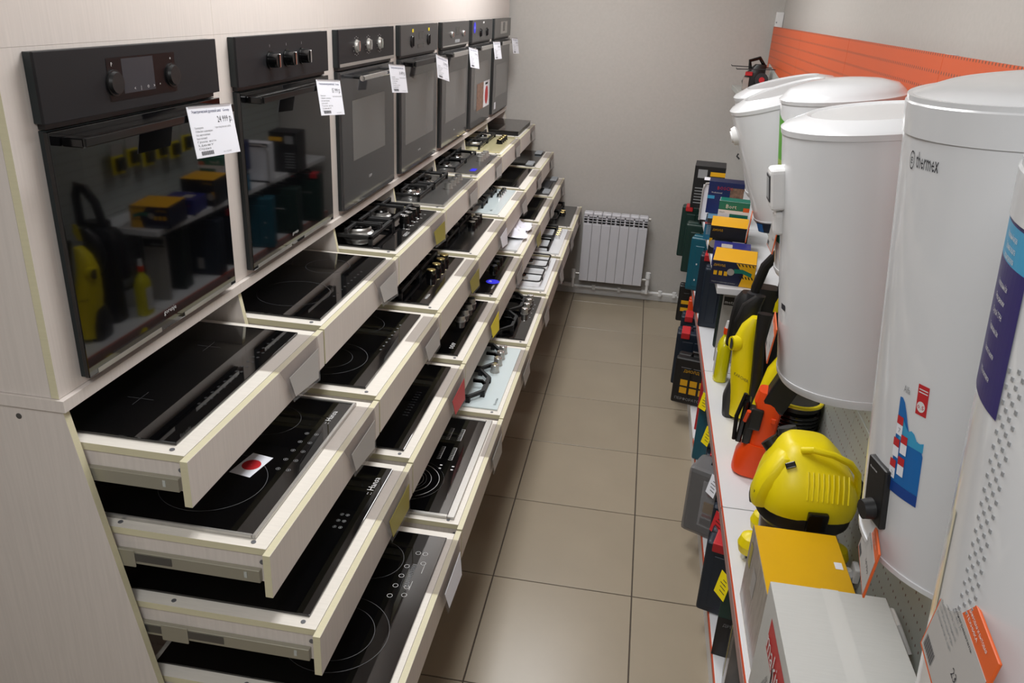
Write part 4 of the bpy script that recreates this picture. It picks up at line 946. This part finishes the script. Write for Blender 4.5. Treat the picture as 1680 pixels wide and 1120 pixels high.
carton((1.445, 2.00, .12), (1.62, 2.06, .36), PAPG, 'slim grey carton with red corner before the teal case', rot=-24, deco=[('y-', .1, .72, .3, .2, RED), ('x-', .2, .7, .5, .2, RED)])
toolcase(1.54, 1.88, BZ, .24, .26, .11, NAVC, 'navy tool case with red clasps under the orange pressure washer', rot=-8, latch=RED)
t = toolcase(1.475, 1.66, BZ, .24, .30, .12, mat('dark brown black', '26221f', .4), 'cling wrapped black tool case with a white printed sheet', rot=-26)
G().box((-.055, -.073, .05), (.075, -.0675, .26), PAPER).build('printed_sheet', t)
g = G()
for a, b, ww, hh, m in ((-.04, .12, .1, .05, YC), (-.04, .10, .1, .012, RED), (-.045, .06, .045, .03, BP), (.01, .06, .045, .03, BP), (-.03, .20, .02, .02, RED), (.02, .20, .025, .02, RED)): g.box((a, -.0742, b), (a+ww, -.0732, b+hh), m)
g.build('printed_panel', t, smooth=0)
G().box((-.125, -.075, -.0002), (.125, .07, .305), WRAP, .02, 2).build('cling_wrap', t)
t = toolcase(1.545, 1.46, BZ, .24, .27, .10, NAVC, 'dark blue tool case with a yellow emblem behind the big red clasp', rot=-10, texts=[('ФИОЛЕНТ', .1, .8, .024, YC)])
toolcase(1.52, 1.20, BZ, .26, .30, .15, NAVC, 'black blue tool case with a wide red clasp below the yellow tag', rot=-16, latch=RED)
carton((1.425, .93, .12), (1.62, 1.01, .41), mat('deep green print', '0f3a33', .35), 'green and black carton with a white sticker in the near lowest shelf', rot=-12, deco=[('y-', 0, 0, 1, .55, BP), ('y-', .35, .68, .5, .2, PAPG), ('x-', .3, .65, .4, .2, PAPG)], texts=[('y-', 'ДРЕЛЬ', .1, .44, .016, GREY)])
t = carton((1.44, .70, .12), (1.60, .88, .45), mat('cling wrapped grey', '6f6a66', .2, noise=.35, nscale=7, stretch=(2, 8, 1)), 'grey cling wrapped package beside the green and black carton', rot=-8, deco=[('x-', .3, .1, .12, .7, mat('dull yellow', 'a59a3a', .4))])
carton((1.46, .50, .12), (1.62, .66, .44), BP, 'glossy black carton with a white sticker on the lowest shelf', rot=-4, deco=[('x-', .2, .35, .25, .3, PAPER)])
carton((1.415, .24, .12), (1.60, .46, .40), BP, 'black carton with a red and white lid at the near end of the lowest shelf', faces={'z+': RED}, texts=[('z+', 'makita', .08, .35, .06, WPR)])

# ================================================================== goods on the middle shelf
# yellow bottle
t = empty('detergent_bottle', (1.49, 2.37, SZ+.0008), 'yellow detergent bottle with an orange and white cap on the middle shelf', 'bottle'); 
G().loft([((0, 0, 0), .030, .045), ((0, 0, .004), .033, .048), ((0, 0, .17), .033, .048), ((0, 0, .20), .026, .035), ((0, 0, .225), .014, .014), ((0, 0, .235), .013, .013)], YELB, 20, 3).build('bottle_body', t)
g = G(); g.cyl((0, 0, .2355), (0, 0, .265), .016, ORP, seg=18); g.build('cap', t); g = G(); g.cyl((0, 0, .2655), (0, 0, .30), .013, WP, .008, seg=16); g.build('spout', t)
g = G().box((-.034, -.025, .03), (-.0325, .025, .15), WPR); g.build('label_patch', t)
# yellow pressure washer with a loop handle
def pw(name, loc, rot, lean, label): 
    t = empty(name, loc, label, 'pressure washer'); t.rotation_euler = (R(lean[0]), R(lean[1]), R(rot)); return t
t = pw('pressure_washer', (1.55, 2.01, SZ+.001), -10, (0, 0), 'yellow and black pressure washer with a round opening near its top')
G().loft([((.0, 0, .02), .05, .075), ((.0, 0, .12), .055, .08), ((-.015, 0, .22), .055, .075), ((-.025, 0, .30), .05, .06), ((-.03, 0, .36), .045, .05), ((-.02, 0, .42), .035, .04), ((-.005, 0, .46), .018, .025)], YEL, 24, 2.6).build('housing', t)
g = G(); g.cyl((-.055, -.03, .345), (-.082, -.045, .345), .034, YEL, .030, seg=28); g.build('opening_collar', t); g = G(); g.cyl((-.0825, -.0455, .345), (-.084, -.046, .345), .023, DG, seg=24); g.build('opening', t)
G().loft([((.05, -.06, .005), .022, .03), ((.045, -.07, .20), .024, .025), ((.03, -.07, .36), .022, .02), ((.03, -.05, .50), .03, .02)], BP, 14).build('front_grip', t)
G().loft([((-.045, .02, .0), .03, .07), ((-.055, .02, .08), .028, .07), ((-.05, .02, .16), .012, .05)], DG, 16).build('foot', t)
G().loft([((-.02, .07, .32), .05, .03), ((-.04, .08, .40), .05, .035), ((-.03, .08, .48), .04, .03), ((.0, .08, .53), .02, .02)], BP, 16).build('rear_hood', t)
g = G().box((-.038, -.012, .42), (-.005, .012, .425), WPR); g.text('KARCHER', .02, basis((-.050, -.078, .22), (.7, -.7, 0), (0, 0, 1)), INK); g.build('lettering', t, smooth=0)
# second yellow washer
t = pw('pressure_washer', (1.615, 1.84, SZ+.001), -12, (0, 5), 'pointed yellow pressure washer body standing behind the orange one')
G().loft([((-.02, 0, .0), .04, .07), ((-.015, 0, .10), .05, .08), ((-.0, 0, .20), .055, .085), ((.005, 0, .30), .05, .075), ((.01, 0, .36), .03, .06)], YEL, 20, 2.4).build('housing', t)
G().loft([((.04, -.06, .02), .03, .03), ((.045, -.07, .20), .034, .035), ((.03, -.05, .34), .034, .035), ((.03, -.02, .40), .02, .02)], BP, 14).build('front_grip', t)
g = G(); g.cyl((.09, -.03, .16), (.09, -.075, .16), .055, DG, seg=28); g.cyl((.09, -.0755, .16), (.09, -.082, .16), .046, YEL, seg=28); g.cyl((.09, -.0825, .16), (.09, -.088, .16), .036, BP, seg=28); g.build('wheel', t)
# tall black vacuum / washer column
t = pw('wet_dry_vacuum', (1.62, 2.25, SZ+.001), -6, (0, 1), 'tall black appliance with upright handle towering behind the yellow washer')
G().loft([((0, 0, 0), .085, .075), ((0, 0, .25), .085, .075), ((-.01, 0, .40), .07, .06), ((-.02, 0, .52), .06, .045)], BP, 20).build('housing', t)
g = G(); g.tube([(-.06, -.03, .40), (-.065, -.03, .52), (-.045, -.03, .62), (.0, -.03, .69), (.03, -.03, .70), (.045, -.03, .65), (.045, -.03, .5)], .022, BP, seg=12); g.build('handle', t)
g = G(); g.box((-.075, -.09, .34), (-.02, -.065, .42), DG, .006, 2); g.cyl((-.07, -.05, .44), (-.07, -.05, .50), .030, DG, seg=18); g.build('latch', t)
g = G(); g.loft([((-.12, -.02, .24), .03, .05), ((-.115, -.02, .36), .035, .055), ((-.10, -.02, .45), .045, .05), ((-.09, -.02, .49), .03, .035)], BP, 16); g.build('side_pod', t)
g = G(); g.loft([((.03, -.085, .44), .010, .006), ((.04, -.085, .48), .018, .008), ((.045, -.085, .52), .010, .006)], YEL, 12); g.build('badge', t)
# orange pressure washer
t = pw('pressure_washer', (1.545, 1.56, SZ+.001), -10, (0, 3), 'orange and black pressure washer standing before the yellow ones')
G().loft([((.0, 0, .0), .058, .07), ((.0, 0, .008), .068, .08), ((.0, 0, .07), .066, .078), ((.012, 0, .12), .055, .07), ((.014, 0, .135), .052, .068)], ORP, 24, 3).build('base_housing', t)
G().loft([((.015, 0, .136), .046, .06), ((.018, 0, .22), .044, .056), ((.018, 0, .27), .046, .056), ((.006, 0, .30), .048, .05), ((.0, 0, .345), .034, .04)], ORP, 24, 3.6).build('upper_housing', t)
g = G(); g.box((-.052, -.055, .13), (-.022, .03, .26), BP, .006, 2); g.box((-.045, -.067, .20), (.0, -.05, .285), BP, .006, 2); g.build('hose_clip', t)
g = G(); g.tube([(-.058, -.045, .22), (-.052, -.06, .27)], .008, ORP, seg=10); g.build('trigger', t)
g = G(); g.box((-.075, .0, .10), (-.052, .06, .28), BPG, .006, 2); g.tube([(-.08, .02, .1), (-.09, .02, .2), (-.075, .02, .3)], .008, BP); g.build('spray_gun', t)
g = G(); g.box((.03, -.062, .14), (.062, -.05, .155), BPG, .002); g.box((.03, -.064, .24), (.05, -.055, .262), ORP, .003); g.build('side_hook', t)
g = G(); g.box((-.028, -.058, .285), (.06, .04, .43), BP, .010, 2); g.M = Matrix.Identity(4); o = g.build('handle_block', t); o.rotation_euler = (0, R(18), 0); o.location = (-.08, .01, .02)
t = pw('hose_reel', (1.70, 1.66, SZ+.001), -8, (0, 0), 'round black hose reel with a yellow rim behind the orange washer')
G().lathe([(.085, 0), (.09, .01), (.09, .14), (.07, .155), (.07, .24), (.085, .25), (.085, .265)], BP, 32).build('drum', t)
g = G(); g.tube([(.085*math.cos(a), .085*math.sin(a), .275) for a in [2*math.pi*k/28 for k in range(28)]], .008, YEL, seg=8, closed=True); g.build('rim', t)
g = G(); 
for k in range(5): g.tube([(.082*math.cos(a), .082*math.sin(a), .165+k*.016) for a in [2*math.pi*q/28 for q in range(28)]], .008, BPG, seg=8, closed=True)
g.build('hose', t)
G().box((-.08, -.025, .2652), (-.05, .0, .268), WPR).build('label_patch', t)

# yellow vacuum cleaner
t = empty('vacuum_cleaner', (1.618, 1.02, SZ+.001), 'yellow and black wet and dry vacuum cleaner with ribbed carrying handle', 'vacuum cleaner')
t.scale = (.94, .94, .95)
G().lathe([(.108, .022), (.116, .03), (.130, .215)], BROWN, 40).build('tank', t)
G().loft([((0, 0, .020), .125, .125), ((0, 0, .034), .13, .13)], BP, 36, 2.2).build('base_ring', t)
for sx, sy in ((-.142, -.03), (.135, -.03), (-.085, .115), (.085, .115)):
    a = G(); a.lathe([(.022, .02), (.038, .03), (.045, .06), (.036, .088), (.018, .10), (.001, .102)], YEL, 24); o = a.build('caster_bumper', t); o.location = (sx, sy, 0)
    b = G(); b.cyl((-.011, 0, .016), (.011, 0, .016), .016, BP, seg=18); b.build('caster', o)
G().loft([((0, 0, .185), .138, .134), ((0, -.002, .205), .152, .148), ((0, -.002, .245), .156, .150), ((0, 0, .262), .15, .145)], BP, 40, 2.3).build('rim_band', t)
H_ = [((0, 0, .25), .153, .147), ((0, 0, .275), .157, .150), ((0, .0, .315), .152, .145), ((-.003, .0, .350), .142, .132), ((-.008, .005, .385), .124, .115), ((-.012, .01, .415), .103, .096), ((-.018, .015, .440), .083, .078), ((-.02, .018, .455), .066, .062), ((-.02, .018, .460), .05, .05)]
head = G().loft(H_, YEL, 48, 3.1).build('motor_head', t)
# ribbed field seen on the viewer's side
for k in range(9):
    x = -.028+k*.0155; g = G(); g.tube([(x, -.099, .402), (x+.002, -.121, .372), (x+.004, -.141, .325)], .0032, YEL, seg=8); g.build('rib', t)
g = G(); g.tube([(-.05, -.055, .452), (-.02, -.075, .468), (.04, -.085, .464), (.095, -.082, .440), (.128, -.072, .40), (.146, -.055, .33), (.150, -.05, .29)], .011, YEL, seg=12); g.build('carry_handle', t)
g = G().loft([((-.150, -.045, .245), .026, .045), ((-.148, -.05, .28), .034, .05), ((-.135, -.05, .33), .038, .05), ((-.115, -.045, .38), .034, .045), ((-.09, -.03, .42), .03, .04), ((-.08, -.02, .435), .015, .02)], YEL, 20, 3); g.build('nose', t)
g = G().cyl((-.085, .06, .36), (-.128, .085, .405), .032, BP, .030, seg=24); g.build('hose_connector', t)
g = G().cyl((-.05, .10, .38), (-.07, .12, .44), .034, DG, .030, seg=24); g.build('hose_collar', t)
g = G().box((-.016, -.010, -.003), (.016, .010, .004), BPG, .003, 2); o = g.build('switch', t); o.location = (-.083, -.088, .412); o.rotation_euler = (R(40), R(-26), 0)
g = G(); g.text('KARCHER', .017, basis((-.178, -.082, .292), (.93, -.36, .1), (-.1, .05, 1)), INK); g.text('MV 3', .010, basis((-.176, -.084, .276), (.93, -.36, .1), (-.1, .05, 1)), INK); g.build('lettering', t, smooth=0)
for ang in (275, 82):
    a = R(ang); g = G().box((-.032, -.014, -.034), (.032, .006, .034), BPG, .006, 2); o = g.build('latch', t); o.location = (.157*math.cos(a), .157*math.sin(a), .26); o.rotation_euler = (0, 0, a+math.pi/2)
g = G(); g.tube([(.140, -.02, .37), (.163, -.03, .345), (.168, -.04, .30), (.155, -.045, .265)], .0055, BP, seg=8); g.build('power_cord', t)
g = G(); g.lathe([(.034, 0), (.03, .02), (.01, .024)], NAVC, 22); o = g.build('drain_cap', t); o.location = (-.145, .02, .225); o.rotation_euler = (0, R(-90), 0)
# small bits behind, against the panel
g = G(); g.tube([(1.78, .42, .70), (1.76, .47, .74), (1.765, .54, .73), (1.78, .58, .70), (1.785, .60, .62)], .007, WP, seg=8); tag(g.build('white_cable'), 'white cable loop hanging against the rear panel beside the white carton', 'cable')
t = empty('wall_socket', (PX-.0045, .86, .555), 'crumpled white plug and socket near the panel behind the price tag', 'socket'); G().box((-.02, 0, 0), (-.001, .05, .05), WP, .006, 2).build('socket_body', t); G().lathe([(.018, 0), (.02, .02), (.012, .035)], WP, 18).build('plug', t).location = (-.035, .022, .0)
g = G(); g.tube([(1.70, .48, .504), (1.715, .70, .506), (1.70, .86, .508), (1.74, 1.0, .508)], .006, BP, seg=8); tag(g.build('black_cord'), 'black cord running along the shelf behind the yellow carton', 'cord')

# price tickets clipped to the orange rail
RT = [(2.20, .452, YEL, 'yellow ticket on the orange rail beside the red and white carton', 14), (1.91, .43, YEL, 'yellow ticket on the orange rail above the teal case', 10), (1.52, .425, PAPER, 'white ticket on the orange rail before the cling wrapped case', 12), (1.26, .43, RED, 'red ticket on the orange rail next to the bay joint', 14), (.96, .40, YEL, 'large yellow ticket on the orange rail above the near navy case', 12)]
for y, z, m, lb, rz in RT:
    t = empty('shelf_ticket', (SXF-.008, y, z), lb, 'price tag', 'tickets on the orange shelf rail'); t.rotation_euler = (R(-14), R(18), R(rz))
    G().box((-.0012, -.04, -.038), (0, .04, .038), m, .0003).build('ticket', t)
    g = G()
    for k in range(4): g.box((-.0016, -.03+.004*k, -.02+k*.012), (-.0013, .008+.006*(k % 3), -.0175+k*.012), INK if m is not RED else BP)
    g.build('lettering', t, smooth=0)
